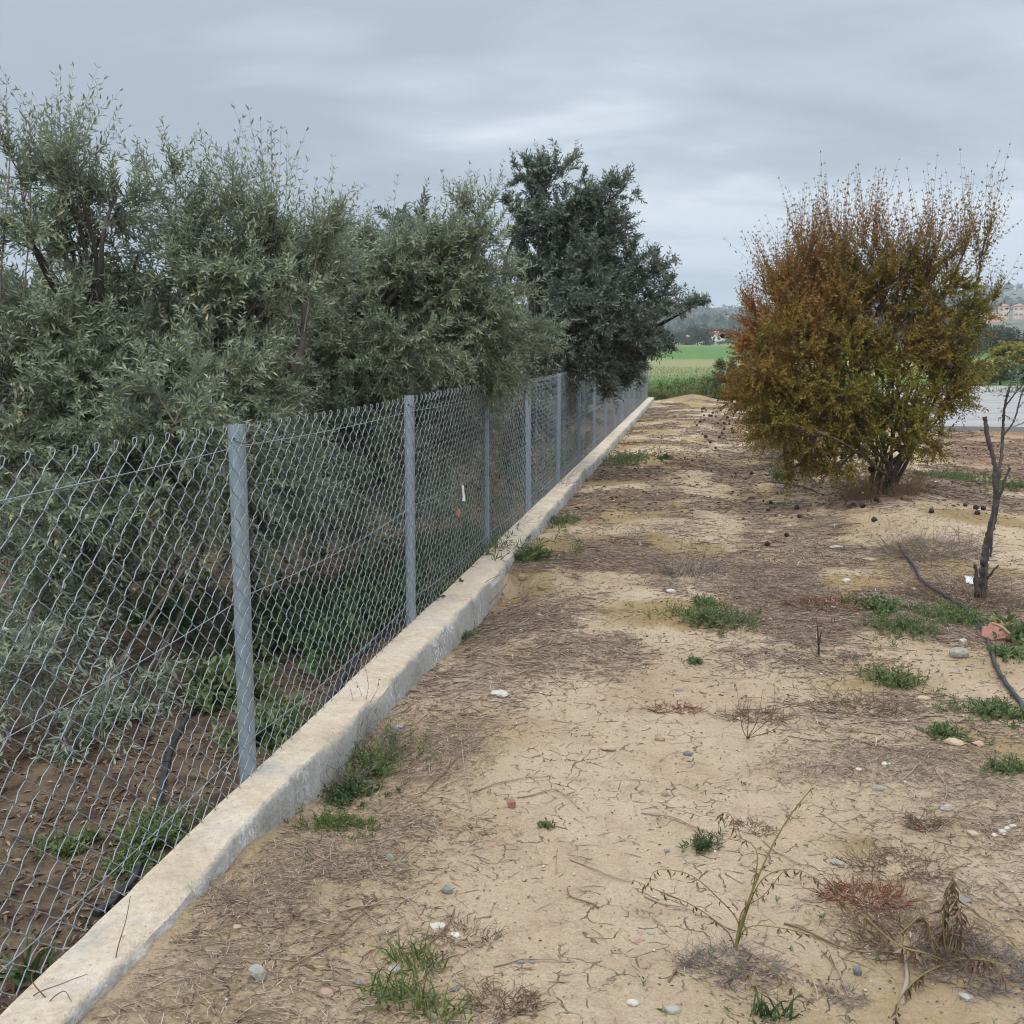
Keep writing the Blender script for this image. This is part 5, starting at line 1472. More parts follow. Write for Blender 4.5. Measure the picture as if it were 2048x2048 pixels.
dry_clump((-0.424, 2.275), 0.09, 0.06, 0.07, 130, 'reddish brown dead grass tuft near the bottom edge', 'dry_brown', 28, flat=0.5)
dry_clump((-0.289, 9.016), 0.3, 0.4, 0.12, 160, 'grey withered patch on the path beyond the dry shrub', 'dry_grey', 29, flat=0.7)
dry_clump((1.428, 15.685), 0.5, 0.5, 0.22, 260, 'dark dead brush below the left side of the bushes', 'dry_grey', 30, 'dry_brush', 'brush', flat=0.5, rt=0.003)
dry_clump((0.731, 5.468), 0.3, 0.18, 0.07, 170, 'thin brown dead growth across the path crust', 'dry_brown', 31, flat=0.75)
dry_clump((0.842, 5.488), 0.06, 0.05, 0.06, 70, 'small dark twiggy cushion on the path', 'dry_grey', 32, flat=0.4)


def stalks(xy, tips, rad, mat, label, name='dry_stalk', cat='stalk', leaves_n=0, leaf_mat='dry_brown', seed=1, leafsz=(0.022, 0.006)):
    r = np.random.default_rng(seed)
    b = np.array([xy[0], xy[1], gz(*xy) - 0.01])
    root = thing(name, (b[0], b[1], b[2] + 0.01), label, cat)
    lf = MB()
    for t in tips:
        pts = curve([b] + [np.array(q) for q in t], 5)
        MB().tube(pts, np.linspace(rad, rad * 0.4, len(pts)), 5).build('stem', M[mat], root, True)
        if leaves_n:
            i = r.integers(len(pts) // 3, len(pts), leaves_n)
            D = unit(r.normal(size=(leaves_n, 3)) * 0.45 + np.array([0, 0, -1.0]))
            lf.leaves(pts[i], D, r.normal(size=(leaves_n, 3)), leafsz[0] * (0.5 + r.random(leaves_n)), leafsz[1], curl=0.35)
    if leaves_n:
        tag(lf.build('withered_leaves', M[leaf_mat], root), kind='stuff')


# the leaning half dead weed in front
stalks((0.153, 2.607), [[(0.155, 2.620, 0.054), (0.192, 2.660, 0.158), (0.240, 2.700, 0.265), (0.289, 2.740, 0.343), (0.347, 2.780, 0.409)]], 0.0040, 'stalk_green',
       'leaning half dead weed with drooping brown leaves in front', 'leaning_weed', 'weed', 14, seed=1)
stalks((0.151, 2.632), [[(0.123, 2.600, 0.070), (0.037, 2.580, 0.142), (-0.061, 2.560, 0.189), (-0.124, 2.550, 0.218)], [(0.154, 2.620, 0.085), (0.092, 2.600, 0.167), (0.021, 2.580, 0.231), (-0.063, 2.570, 0.241), (-0.087, 2.560, 0.201)],
                        [(0.179, 2.620, 0.072), (0.260, 2.600, 0.092), (0.349, 2.550, 0.101), (0.383, 2.500, 0.077), (0.362, 2.420, 0.039)],
                        [(0.193, 2.660, 0.143), (0.232, 2.660, 0.208), (0.296, 2.620, 0.251), (0.352, 2.580, 0.248)], [(0.204, 2.680, 0.241), (0.147, 2.700, 0.296), (0.131, 2.710, 0.344), (0.105, 2.700, 0.354), (0.096, 2.680, 0.316)],
                        [(0.164, 2.620, 0.117), (0.211, 2.550, 0.206), (0.257, 2.500, 0.310)], [(0.190, 2.550, 0.039), (0.263, 2.450, 0.037), (0.334, 2.380, 0.020)], [(0.162, 2.520, 0.025), (0.197, 2.420, 0.020), (0.179, 2.320, 0.014)]],
       0.0020, 'stalk_green', 'drooping side stems with withered leaves round the leaning weed', 'drooping_stems', 'weed', 16, seed=2)
# the wilted weed on the right
stalks((0.708, 2.675), [[(0.713, 2.720, 0.038), (0.709, 2.720, 0.145), (0.715, 2.720, 0.214)], [(0.724, 2.700, 0.051), (0.727, 2.700, 0.128), (0.716, 2.710, 0.212)], [(0.696, 2.700, 0.064), (0.696, 2.700, 0.170), (0.711, 2.710, 0.200)],
                        [(0.741, 2.700, 0.038), (0.729, 2.680, 0.140), (0.716, 2.690, 0.178)], [(0.635, 2.600, 0.057), (0.555, 2.600, 0.078), (0.466, 2.640, 0.136), (0.402, 2.680, 0.153)],
                        [(0.606, 2.520, 0.046), (0.544, 2.450, 0.026), (0.515, 2.360, 0.028)], [(0.739, 2.600, 0.054), (0.784, 2.580, 0.064), (0.786, 2.500, 0.086)], [(0.660, 2.660, 0.068), (0.630, 2.660, 0.126), (0.571, 2.620, 0.098)]],
       0.0034, 'stalk_green', 'wilted brown weed folded upright in the dead stems on the right', 'wilted_weed', 'weed', 30, 'dry_brown', 3, (0.030, 0.008))
stalks((0.259, 4.228), [[(0.240, 3.900, 0.210), (0.230, 3.920, 0.288)], [(0.273, 3.900, 0.191), (0.293, 3.920, 0.313)], [(0.216, 3.880, 0.173), (0.192, 3.900, 0.314), (0.175, 3.900, 0.345)], [(0.330, 3.950, 0.198), (0.341, 3.980, 0.318)], [(0.357, 3.900, 0.175), (0.377, 3.950, 0.276)]],
       0.0018, 'dry_brown', 'thin upright dry stalks in a loose row on the path', 'dry_stalks', 'stalk', 8, seed=4, leafsz=(0.015, 0.005))
stalks((0.703, 5.583), [[(0.627, 5.050, 0.254), (0.618, 5.060, 0.318)], [(0.640, 5.050, 0.228), (0.652, 5.060, 0.266)]], 0.005, 'bark', 'single dark dead stalk standing below the red ground cover', seed=5, leaves_n=5)
stalks((-0.385, 2.950), [[(-0.390, 3.000, 0.014), (-0.386, 3.010, 0.054)]], 0.0028, 'stalk_tan', 'short lone dry stalk stuck in the bare sand', seed=6)
stalks((-1.429, 2.207), [[(-1.400, 2.160, 0.063), (-1.393, 2.170, 0.116), (-1.371, 2.180, 0.191), (-1.361, 2.190, 0.251)]], 0.0022, 'dry_brown', 'thin bare twig standing in front of the nearest wall stretch', 'bare_twig', 'twig', seed=7)
stalks((-1.40, 1.98), [[(-1.501, 1.980, 0.092), (-1.415, 1.980, 0.143), (-1.352, 1.980, 0.173)], [(-1.498, 1.980, 0.140), (-1.453, 1.980, 0.186)], [(-1.454, 1.970, 0.084), (-1.410, 1.970, 0.130), (-1.391, 1.970, 0.105)], [(-1.551, 1.970, 0.072), (-1.603, 1.960, 0.038)]], 0.0022, 'dry_brown',
       'forked bare twigs lying over the wall in the bottom corner', 'bare_twig', 'twig', seed=8)
stalks((-1.353, 4.036), [[(-1.389, 4.150, 0.065), (-1.375, 4.150, 0.163), (-1.390, 4.150, 0.247)], [(-1.403, 4.150, 0.089), (-1.427, 4.140, 0.175)], [(-1.370, 4.150, 0.066), (-1.337, 4.160, 0.138), (-1.331, 4.160, 0.186)], [(-1.390, 4.150, 0.041), (-1.357, 4.160, 0.015), (-1.329, 4.160, 0.094)], [(-1.404, 4.120, 0.026), (-1.425, 4.100, 0.080), (-1.438, 4.100, 0.152)]],
       0.0018, 'stalk_tan', 'thin thorny dry plant rising above the wall edge', 'thorny_plant', 'weed', 6, seed=9, leafsz=(0.012, 0.005))
stalks((-1.36, 6.5), [[(-1.368, 6.500, 0.035), (-1.278, 6.500, 0.128), (-1.046, 6.600, 0.188)], [(-1.172, 6.500, 0.115), (-1.200, 6.500, 0.238)]], 0.003, 'dry_grey', 'long dry twig lying over the wall beside the pit', 'bare_twig', 'twig', seed=10)
for k, (p, lab) in enumerate([
        ([(-0.736, 2.437), (-0.679, 2.472), (-0.640, 2.584), (-0.643, 2.681)], 'curved grey twig beside the white limestone'),
        ([(-0.480, 2.427), (-0.387, 2.458), (-0.270, 2.483)], 'straight dark twig above the two blue grey stones'),
        ([(-0.353, 3.058), (-0.272, 3.014), (-0.184, 2.946), (-0.144, 2.947)], 'thin curved twig right of the lone dry stalk'),
        ([(-0.232, 2.754), (-0.314, 2.798), (-0.341, 2.886)], 'kinked twig along a crack in the sand'),
        ([(-0.596, 3.469), (-0.460, 3.539), (-0.345, 3.382)], 'bent twig beside the brick fragment'),
        ([(-0.958, 2.582), (-0.886, 2.652), (-0.807, 2.711), (-0.720, 2.597)], 'forked brown branch piece on the straw'),
        ([(-0.989, 2.285), (-0.929, 2.415), (-0.869, 2.700)], 'long thin grey twig across the litter near the wall'),
        ([(-0.772, 3.508), (-0.649, 3.602), (-0.499, 3.678)], 'pale straight stick at the end of the straw'),
        ([(-0.929, 4.018), (-0.842, 3.694), (-0.739, 3.355)], 'pale dry stem running down through the straw'),
        ([(-0.958, 3.523), (-0.907, 3.735), (-0.830, 4.035)], 'long dry stem slanting over the straw'),
        ([(-0.144, 3.417), (-0.015, 3.398), (0.144, 3.256)], 'very thin dry runner lying on the sand'),
        ([(0.466, 3.925), (0.569, 3.954), (0.667, 3.951)], 'pale straight stick on the grey brush litter'),
        ([(0.673, 4.271), (0.842, 4.155), (0.945, 4.063)], 'dark decayed stem left of the tan stones'),
        ([(0.803, 3.834), (0.924, 4.059), (0.990, 4.181)], 'thin stem slanting through the grey litter'),
        ([(0.953, 4.012), (0.958, 3.814), (0.916, 3.670)], 'curved pale stem near the rounded grey stone'),
        ([(0.293, 2.790), (0.448, 2.659), (0.612, 2.663)], 'long dry runner reaching towards the wilted weed'),
        ([(0.544, 2.447), (0.575, 2.539), (0.596, 2.685)], 'flat orange brown dead blade in front of the wilted weed'),
        ([(0.378, 2.647), (0.407, 2.555), (0.418, 2.446)], 'dark twig leading to the dead cushion'),
        ([(-0.025, 2.411), (0.013, 2.509), (0.069, 2.592)], 'short grey twig left of the leaning weed'),
        ([(-0.107, 2.865), (0.025, 2.799), (0.135, 2.707)], 'dark thin stem lying behind the leaning weed'),
        ([(0.266, 3.308), (0.357, 3.177), (0.404, 3.150)], 'short dark twig right of the green rosette'),
        ([(0.549, 7.236), (0.662, 7.520), (0.766, 7.630)], 'pale bent stick on the path before the bush')]):
    q = curve([(x, y, 0) for x, y in p], 5)
    rr = 0.0030 if k not in (16,) else 0.009
    q[:, 2] = gh(q[:, 0], q[:, 1]) + 0.004 + 0.004 * np.sin(np.linspace(0, math.pi, len(q)))
    o = MB().tube(q, np.linspace(rr, rr * 0.5, len(q)), 5).build('fallen_twig', M['straw'] if k % 3 else M['dry_brown'], smooth=True, loc=tuple(q[0]))
    tag(o, lab, 'twig')


# ------------------------------------------------------------------ loose straw, grit, leaf litter (uncountable)
def make_litter():
    r = np.random.default_rng(17)
    A, B, ra = [], [], []
    mb = MB()
    for (y0, y1, n, lo, hi, rad, x1) in ((1.6, 4.2, 80000, 0.010, 0.085, 0.0011, 2.2), (4.2, 8.0, 66000, 0.018, 0.12, 0.0018, 3.6), (8, 15, 28000, 0.03, 0.17, 0.0028, 5.0), (15, 34, 18000, 0.05, 0.30, 0.0045, 6.0)):
        x = r.uniform(-1.33, x1, n)
        y = r.uniform(y0, y1, n)
        p = litter_at(x, y)
        keep = r.random(n) < 0.02 + 0.98 * p ** 1.2
        x, y, p = x[keep], y[keep], p[keep]
        n = len(x)
        L = lo + (hi - lo) * r.random(n) ** 1.5
        flow = fbm(x * 1.2, y * 1.2, 61, 2) * 9
        a = flow + r.normal(size=n) * 0.9
        dx, dy = np.cos(a) * L / 2, np.sin(a) * L / 2
        lift = 0.002 + 0.012 * p * r.random(n)
        za, zb = gh(x - dx, y - dy), gh(x + dx, y + dy)
        zm = np.maximum(gh(x, y), (za + zb) / 2) + lift + rad
        ca = a + r.normal(size=n) * 0.25
        cdx, cdy = np.cos(ca) * L / 2, np.sin(ca) * L / 2
        m = np.column_stack([x, y, zm])
        w = rad * (0.45 + 0.9 * r.random(n))
        if y0 > 4:
            mb.sticks(np.column_stack([x - dx, y - dy, za + lift]), np.column_stack([x + cdx, y + cdy, gh(x + cdx, y + cdy) + lift]), w, w * 0.7)
            continue
        mb.sticks(np.column_stack([x - dx, y - dy, za + 0.002 + 0.01 * p * r.random(n)]), m, w * 0.8, w)
        mb.sticks(m, np.column_stack([x + cdx, y + cdy, gh(x + cdx, y + cdy) + 0.002 + 0.012 * p * r.random(n)]), w, w * 0.6)
    o = mb.build('straw_litter', M['straw'])
    tag(o, kind='stuff')
    # crumbs of dead leaf and soil
    mb = MB()
    for (y0, y1, n, s0, s1, x1) in ((1.6, 4.5, 16000, 0.002, 0.008, 2.2), (4.5, 10, 20000, 0.004, 0.013, 3.8), (10, 26, 14000, 0.012, 0.035, 6)):
        x, y = r.uniform(-1.33, x1, n), r.uniform(y0, y1, n)
        p = litter_at(x, y)
        keep = r.random(n) < 0.22 + 0.60 * p
        x, y = x[keep], y[keep]
        n = len(x)
        D = unit(np.column_stack([r.normal(size=n), r.normal(size=n), 0.35 * r.normal(size=n)]))
        s = s0 + (s1 - s0) * r.random(n) ** 1.5
        mb.leaves(np.column_stack([x, y, gh(x, y) + 0.002 + s * 0.2]), D, np.column_stack([0.5 * r.normal(size=n), 0.5 * r.normal(size=n), np.ones(n)]), s * 2, s * 0.9, curl=0.25, fold=0.3)
    tag(mb.build('leaf_crumbs', M['dry_brown']), kind='stuff')
    # scattered seedlings
    lf, n = MB(), 1500
    x, y = r.uniform(-1.3, 4.0, n), 1.8 + 13 * r.random(n) ** 1.5
    g = fbm(x * 1.5 + 9, y * 1.2, 131, 3)
    keep = (r.random(n) < 0.10 + 0.9 * sstep(0.50, 0.66, g)) & (x < 0.6 * y - 0.3) & (blobs(x, y, CLEAN) < 0.5)
    x, y = x[keep], y[keep]
    n = len(x)
    B = np.column_stack([x, y, gh(x, y)])
    D = unit(r.normal(size=(n, 3)) * 0.7 + np.array([0, 0, 0.8]))
    shoots_to(lf, None, B, D, 0.012 + 0.030 * r.random(n), 3, 0.020, 0.006, r.normal(size=(n, 3)) * 0.1, r, 1.2)
    tag(lf.build('seedlings', M['weed_green']), kind='stuff')
    # undergrowth between the orchard trees
    for nm, mat, n, ll, lw, hh, sd in (('orchard_undergrowth', 'weed_dark', 1900, 0.075, 0.030, 0.34, 1), ('orchard_grass', 'weed_green', 1500, 0.11, 0.010, 0.22, 2)):
        y = 4.6 + 15 * r.random(n) ** 1.2
        x = -1.75 - (0.2 + 0.62 * y) * r.random(n) ** 1.3
        g = fbm(x * 0.9 + sd * 20, y * 0.7, 141, 3)
        keep = r.random(n) < sstep(0.36, 0.52, g)
        x, y, g = x[keep], y[keep], g[keep]
        n = len(x)
        B = np.column_stack([x, y, gh(x, y)])
        D = unit(r.normal(size=(n, 3)) * 0.45 + np.array([0, 0, 0.9]))
        lf = MB()
        shoots_to(lf, lf, B, D, hh * (0.4 + 0.9 * r.random(n)), 5, ll, lw, r.normal(size=(n, 3)) * 0.15, r, 0.9, stem_r=0.002)
        tag(lf.build(nm, M[mat]), kind='stuff')
    # grit
    mb = MB()
    base = np.array([[1, 0, 0], [-1, 0, 0], [0, 1, 0], [0, -1, 0], [0, 0, 1], [0, 0, -1.0]])
    tri = np.array([[0, 2, 4], [2, 1, 4], [1, 3, 4], [3, 0, 4], [2, 0, 5], [1, 2, 5], [3, 1, 5], [0, 3, 5]])
    for (y0, y1, n, s0, s1, x1) in ((1.6, 4.5, 2600, 0.0015, 0.007, 2.2), (4.5, 9, 3200, 0.003, 0.011, 3.6), (9, 24, 2200, 0.008, 0.022, 6)):
        x, y = r.uniform(-1.33, x1, n), r.uniform(y0, y1, n)
        s = s0 + (s1 - s0) * r.random(n) ** 3
        V = base[None] * (s[:, None, None] * (0.6 + 0.6 * r.random((n, 6, 1)))) * np.array([1.2, 0.9, 0.65])
        a = r.random(n) * 6.28
        c, sn = np.cos(a)[:, None], np.sin(a)[:, None]
        V = np.stack([V[..., 0] * c - V[..., 1] * sn, V[..., 0] * sn + V[..., 1] * c, V[..., 2]], -1)
        V = V + np.column_stack([x, y, gh(x, y) + s * 0.25])[:, None]
        mb.add(V.reshape(-1, 3), (tri[None] + (np.arange(n) * 6)[:, None, None]).reshape(-1, 3))
    tag(mb.build('gravel', M['gravel']), kind='stuff')
    # orchard floor: brown fallen leaves and twigs
    mb = MB()
    n = 22000
    y = 1.6 + 11 * r.random(n) ** 1.4
    x = -1.56 - (0.4 + 0.75 * y) * r.random(n)
    D = unit(np.column_stack([r.normal(size=n), r.normal(size=n), 0.25 * np.abs(r.normal(size=n))]))
    s = 0.018 + 0.028 * r.random(n)
    mb.leaves(np.column_stack([x, y, gh(x, y) + 0.004]), D, np.column_stack([0.4 * r.normal(size=n), 0.4 * r.normal(size=n), np.ones(n)]), s, s * 0.28, curl=0.2, fold=0.25)
    tag(mb.build('orchard_leaf_litter', M['orchard_litter']), kind='stuff')


M['orchard_litter'] = island_mat('orchard_litter', [(0.0, (0.06, 0.035, 0.022)), (0.5, (0.14, 0.085, 0.05)), (0.85, (0.22, 0.15, 0.09)), (1.0, (0.36, 0.29, 0.20))])
make_litter()


# ------------------------------------------------------------------ beyond the path: weeds, field, concrete pad
def make_field():
    r = np.random.default_rng(23)
    n = 1500
    x = r.uniform(-4.5, 3.5, n)
    y = 35.7 + 4.5 * r.random(n) ** 1.4
    B = np.column_stack([x, y, gh(x, y)])
    D = unit(r.normal(size=(n, 3)) * 0.35 + np.array([0, 0, 1.0]))
    L = (0.30 + 0.45 * r.random(n)) * (0.6 + 0.8 * fbm(x * 0.7, y * 0.5, 3, 3)) * np.interp(x, [-4.5, -1, 0.6, 3.5], [0.8, 0.8, 1.3, 1.3])
    lf = MB()
    shoots_to(lf, lf, B, D, L, 7, 0.13, 0.045, r.normal(size=(n, 3)) * 0.15, r, 0.8, stem_r=0.004)
    tag(lf.build('field_weeds', M['weed_bright']), kind='stuff')
    n = 26000
    y = 37 + 45 * r.random(n) ** 1.6
    x = r.uniform(-0.12, 0.10, n) * y + r.normal(size=n)
    B = np.column_stack([x, y, gh(x, y)])
    D = unit(r.normal(size=(n, 3)) * 0.3 + np.array([0, 0, 1.0]))
    L = 0.05 + 0.10 * r.random(n)
    lf = MB()
    lf.leaves(B, D, r.normal(size=(n, 3)), L, L * 0.16)
    tag(lf.build('field_grass', M['grass_field']), kind='stuff')


M['weed_bright'] = leaf_mat('weed_bright', [(0.0, (0.12, 0.17, 0.05)), (0.6, (0.21, 0.25, 0.085)), (1.0, (0.33, 0.34, 0.14))], rough=0.5, spec=0.3, trans=0.35)
M['grass_field'] = leaf_mat('grass_field', [(0.0, (0.05, 0.14, 0.025)), (0.7, (0.09, 0.20, 0.04)), (1.0, (0.20, 0.25, 0.08))], rough=0.5, spec=0.25, trans=0.3)
make_field()


def make_pad():
    c = [(4.144, 22.354), (24.0, 22.6), (30.0, 50.0), (7.5, 50.0)]
    c = np.array([(p[0], p[1]) for p in c])
    z = 0.10
    mb = MB()
    lo, hi = np.column_stack([c, np.full(4, -0.25)]), np.column_stack([c, np.full(4, z)])
    # broom-finished slab with a slightly bevelled rim
    ins = c + (c.mean(0) - c) * 0.004
    tp = np.column_stack([ins, np.full(4, z + 0.012)])
    i = np.arange(4)
    mb.add(np.vstack([lo, hi]), np.stack([i, (i + 1) % 4, (i + 1) % 4 + 4, i + 4], -1))
    mb.add(np.vstack([hi, tp]), np.stack([i, (i + 1) % 4, (i + 1) % 4 + 4, i + 4], -1))
    mb.add(tp, [[0, 1, 2, 3]])
    o = mb.build('concrete_pad', M['pad'])
    tag(o, kind='structure')


M['pad'] = simple_mat('pad_concrete', (0.24, 0.235, 0.228), (0.36, 0.355, 0.345), 0.6, 0.9, 0, 0.25, 0.01, (0.5, 2.0, 1))
make_pad()

# rank growth where the path meets the field
make_tree('field_shrub', 'dark green leafy shrub at the end of the path beside the dirt mound', 'shrub', (0.75, 36.4), (0.75, 36.4, 0.3), 0.03,
          [((0.5, 36.4, 0.45), 0.40, 1.0), ((1.0, 36.5, 0.65), 0.45, 1.0), ((1.5, 36.6, 0.55), 0.45, 1.0), ((0.9, 36.3, 1.0), 0.28, 0.9, 0.4), ((1.4, 36.5, 1.1), 0.25, 0.9, 0.4)], 61, 'weed_green', leaf_l=0.12, leaf_w=0.045, per_blob=18, shoots=8, nodes=6, simple=True)
make_tree('field_shrub', 'yellowish weedy shrub at the end of the path next to the end of the wall', 'shrub', (-0.9, 36.6), (-0.9, 36.6, 0.2), 0.02,
          [((-1.2, 36.6, 0.25), 0.35, 1.0), ((-0.6, 36.7, 0.30), 0.35, 1.0), ((0.0, 36.8, 0.35), 0.35, 1.0)], 62, 'grass', leaf_l=0.12, leaf_w=0.035, per_blob=18, shoots=8, nodes=6, simple=True)
# bushes behind the pad
M['bush_yellow'] = leaf_mat('bush_yellow', [(0.0, (0.17, 0.19, 0.03)), (0.5, (0.30, 0.29, 0.045)), (1.0, (0.42, 0.36, 0.07))], rough=0.5, spec=0.3, trans=0.3)
M['far_green'] = leaf_mat('far_green', [(0.0, (0.028, 0.045, 0.024)), (0.5, (0.050, 0.072, 0.036)), (1.0, (0.085, 0.105, 0.05))], rough=0.55, spec=0.3, trans=0.2)
M['far_grey'] = leaf_mat('far_grey', [(0.0, (0.055, 0.060, 0.045)), (0.5, (0.085, 0.090, 0.065)), (1.0, (0.13, 0.13, 0.095))], rough=0.55, spec=0.3, trans=0.2)
make_tree('yellow_bush', 'yellow green rounded bush beyond the concrete pad', 'bush', (18.4, 60.0), (18.4, 60.0, 0.9), 0.10,
          [((16.508, 60.000, 1.515), 0.75, 1.0), ((17.322, 60.000, 1.402), 0.85, 1.0), ((18.250, 60.000, 1.515), 0.8, 1.0), ((16.681, 59.500, 0.895), 0.7, 1.0), ((17.754, 59.500, 0.785), 0.8, 1.0)], 51, 'bush_yellow', leaf_l=0.20, leaf_w=0.09, per_blob=22, shoots=8, nodes=6)
make_tree('green_shrub', 'bright green shrub in front of the yellow green bush', 'bush', (18.9, 57.0), (18.9, 57.0, 0.5), 0.06,
          [((16.266, 57.000, 0.492), 0.55, 1.0), ((17.026, 57.000, 0.576), 0.6, 1.0), ((15.509, 57.000, 0.326), 0.40, 1.0)], 52, 'weed_green', leaf_l=0.16, leaf_w=0.06, per_blob=26, shoots=8, nodes=6)
make_tree('yellow_shrub', 'low yellow green shrub at the far left corner of the concrete pad', 'bush', (15.6, 57.0), (15.6, 57.0, 0.4), 0.06,
          [((13.291, 57.000, 0.591), 0.6, 1.0), ((14.193, 57.000, 0.703), 0.65, 1.0), ((15.053, 57.000, 0.597), 0.6, 1.0), ((12.514, 57.000, 0.479), 0.5, 1.0), ((15.468, 57.000, 0.924), 0.5, 1.0)], 53, 'bush_yellow', leaf_l=0.16, leaf_w=0.07, per_blob=26, shoots=8, nodes=6)


# ------------------------------------------------------------------ hills, far trees, houses
EL_AZ = [-60, -25, -10, -4, -1.7, 0, 2, 8, 14, 16.3, 25, 40, 60]
EL_H = [1.2, 1.6, 1.9, 2.05, 2.12, 2.0, 1.95, 2.2, 2.68, 2.92, 3.1, 2.4, 1.5]


def hill_z(x, y):
    d = np.hypot(x, y)
    az = np.degrees(np.arctan2(x, y))
    top = np.tan(np.radians(np.interp(az, EL_AZ, EL_H))) * 1500
    t = sstep(430, 1500, d)
    n = fbm(az * 0.25 + 50, d * 0.004, 71, 4) - 0.5
    rise = top * (0.10 * sstep(430, 640, d) + 0.90 * t ** 1.25)
    return gh(x, y) + np.maximum(rise - 5.0 * t, 0) + n * 16 * t


def make_hills():
    az = np.radians(np.linspace(-60, 60, 240))
    d = np.concatenate([np.linspace(425, 1500, 40), [1560, 1700, 2000]])
    A, D = np.meshgrid(az, d)
    X, Y = np.sin(A) * D, np.cos(A) * D
    Z = hill_z(X, Y)
    Z = np.where(D > 1510, Z - (D - 1500) * 0.12, Z)
    Z[0] -= 1.5
    k, m = len(d), len(az)
    i, j = np.meshgrid(np.arange(k - 1), np.arange(m - 1), indexing='ij')
    a = (i * m + j).ravel()
    o = MB().add(np.stack([X, Y, Z], -1).reshape(-1, 3), np.stack([a, a + 1, a + m + 1, a + m], -1)).build('hill', M['hill'], smooth=True)
    tag(o, kind='structure')
    r = np.random.default_rng(29)
    n = 9000
    az = np.radians(np.where(r.random(n) < 0.72, r.uniform(-12, 26, n), r.uniform(-58, 58, n)))
    d = 470 + 1060 * r.random(n) ** 0.8
    keep = fbm(np.degrees(az) * 0.5, d * 0.006, 81, 3) > 0.40
    az, d = az[keep], d[keep]
    x, y = np.sin(az) * d, np.cos(az) * d
    far_keep = ~((np.abs(np.degrees(az) - 15.4) < 1.6) & (np.abs(d - 660) < 170))
    x, y = x[far_keep], y[far_keep]
    n = len(x)
    z = hill_z(x, y)
    h = 3.0 + 4.5 * r.random(n) ** 1.5
    mb = MB()
    # each far crown: a handful of leaf clumps
    c = 10
    dd = unit(r.normal(size=(n, c, 3)))
    P0 = np.column_stack([x, y, z + h * 0.55])[:, None] + dd * h[:, None, None] * np.array([0.62, 0.62, 0.55]) * (0.5 + 0.5 * r.random((n, c, 1)))
    D2 = unit(r.normal(size=(n, c, 3)) + np.array([0, 0, 0.4]))
    mb.leaves(P0.reshape(-1, 3), D2.reshape(-1, 3), dd.reshape(-1, 3), np.repeat(h * 0.75, c), np.repeat(h * 0.55, c), curl=0.1)
    tag(mb.build('hill_woods', M['far_green']), kind='stuff')


M['hill'] = simple_mat('hill', (0.055, 0.070, 0.035), (0.13, 0.125, 0.075), 0.02, 0.95, 0, 0)
make_hills()


def far_tree_meshes(mat, seed, bare=False):
    r = np.random.default_rng(seed)
    lf, tr = MB(), MB()
    k = 5
    cs = r.normal(size=(k, 3)) * np.array([0.32, 0.32, 0.20]) + np.array([0, 0, 0.62])
    for c in cs:
        n = 240 if not bare else 60
        d = randdir(n, r)
        P0 = c + d * 0.27 * (0.55 + 0.45 * r.random((n, 1)))
        lf.leaves(P0, unit(d + r.normal(size=(n, 3)) * 0.8), r.normal(size=(n, 3)), 0.10 + 0.06 * r.random(n), 0.055, curl=0.1)
        tr.tube(curve([(0, 0, 0.25), c * 0.5 + np.array([0, 0, 0.15]), c], 4), np.linspace(0.028, 0.008, 5), 5) if False else tr.sticks([[0, 0, 0.25]], [c], 0.022, 0.008, 5)
        if bare:
            e = c + randdir(40, r) * 0.3
            tr.sticks(np.repeat(c[None], 40, 0), e, 0.006, 0.003)
    tr.tube([(0, 0, -0.06), (0.01, 0, 0.15), (0, 0, 0.3)], [0.04, 0.032, 0.025], 6)
    return lf.mesh('crown', M[mat]), tr.mesh('trunk', M['bark'])


FT = {'dark': far_tree_meshes('far_green', 1), 'grey': far_tree_meshes('far_grey', 2), 'bare': far_tree_meshes('far_grey', 3, True), 'dark2': far_tree_meshes('far_green', 4)}


def far_tree(kind, x, y, h, w, label, group, rz):
    cm, tm = FT[kind]
    root = thing('distant_tree', (x, y, gz(x, y)), label, 'tree', group)
    for nm, me in (('trunk', tm), ('crown', cm)):
        o = bpy.data.objects.new(nm, me)
        COL.objects.link(o)
        o.parent = root
        if nm == 'crown':
            o['kind'] = 'stuff'
    root.scale = (w, w, h)
    root.rotation_euler = (0, 0, rz)


GL, GR = 'distant trees along the edge of the green field', 'trees in a band beyond the concrete pad'
r_ = random.Random(12)
for i in range(26):
    px = -0.075 + i * 0.0065 + r_.uniform(-0.002, 0.002)
    y = r_.uniform(235, 330)
    kind = ['dark', 'bare', 'grey', 'dark2'][r_.randrange(4)]
    lab = {'dark': 'dark green distant tree at the far edge of the field', 'dark2': 'dark green distant tree at the far edge of the field', 'grey': 'grey green distant tree at the far edge of the field', 'bare': 'greyish thin distant tree at the far edge of the field'}[kind]
    far_tree(kind, px * y, y, 1.6 + (665 - r_.uniform(620, 645)) / 1932 * y - gz(px * y, y), r_.uniform(3.0, 5.5), lab, GL, r_.uniform(0, 6))
for i in range(34):
    t = 0.20 + i * 0.0055 + r_.uniform(-0.003, 0.003)
    y = r_.uniform(95, 190)
    kind = ['dark', 'grey', 'grey', 'dark2'][r_.randrange(4)]
    lab = {'dark': 'dark green tree in the belt below the twin towers', 'dark2': 'dark green tree in the belt below the twin towers', 'grey': 'grey green tree in the belt below the twin towers'}[kind]
    far_tree(kind, t * y, y, 1.6 + (665 - r_.uniform(618, 645)) / 1932 * y - gz(t * y, y), r_.uniform(3.0, 4.6), lab, GR, r_.uniform(0, 6))

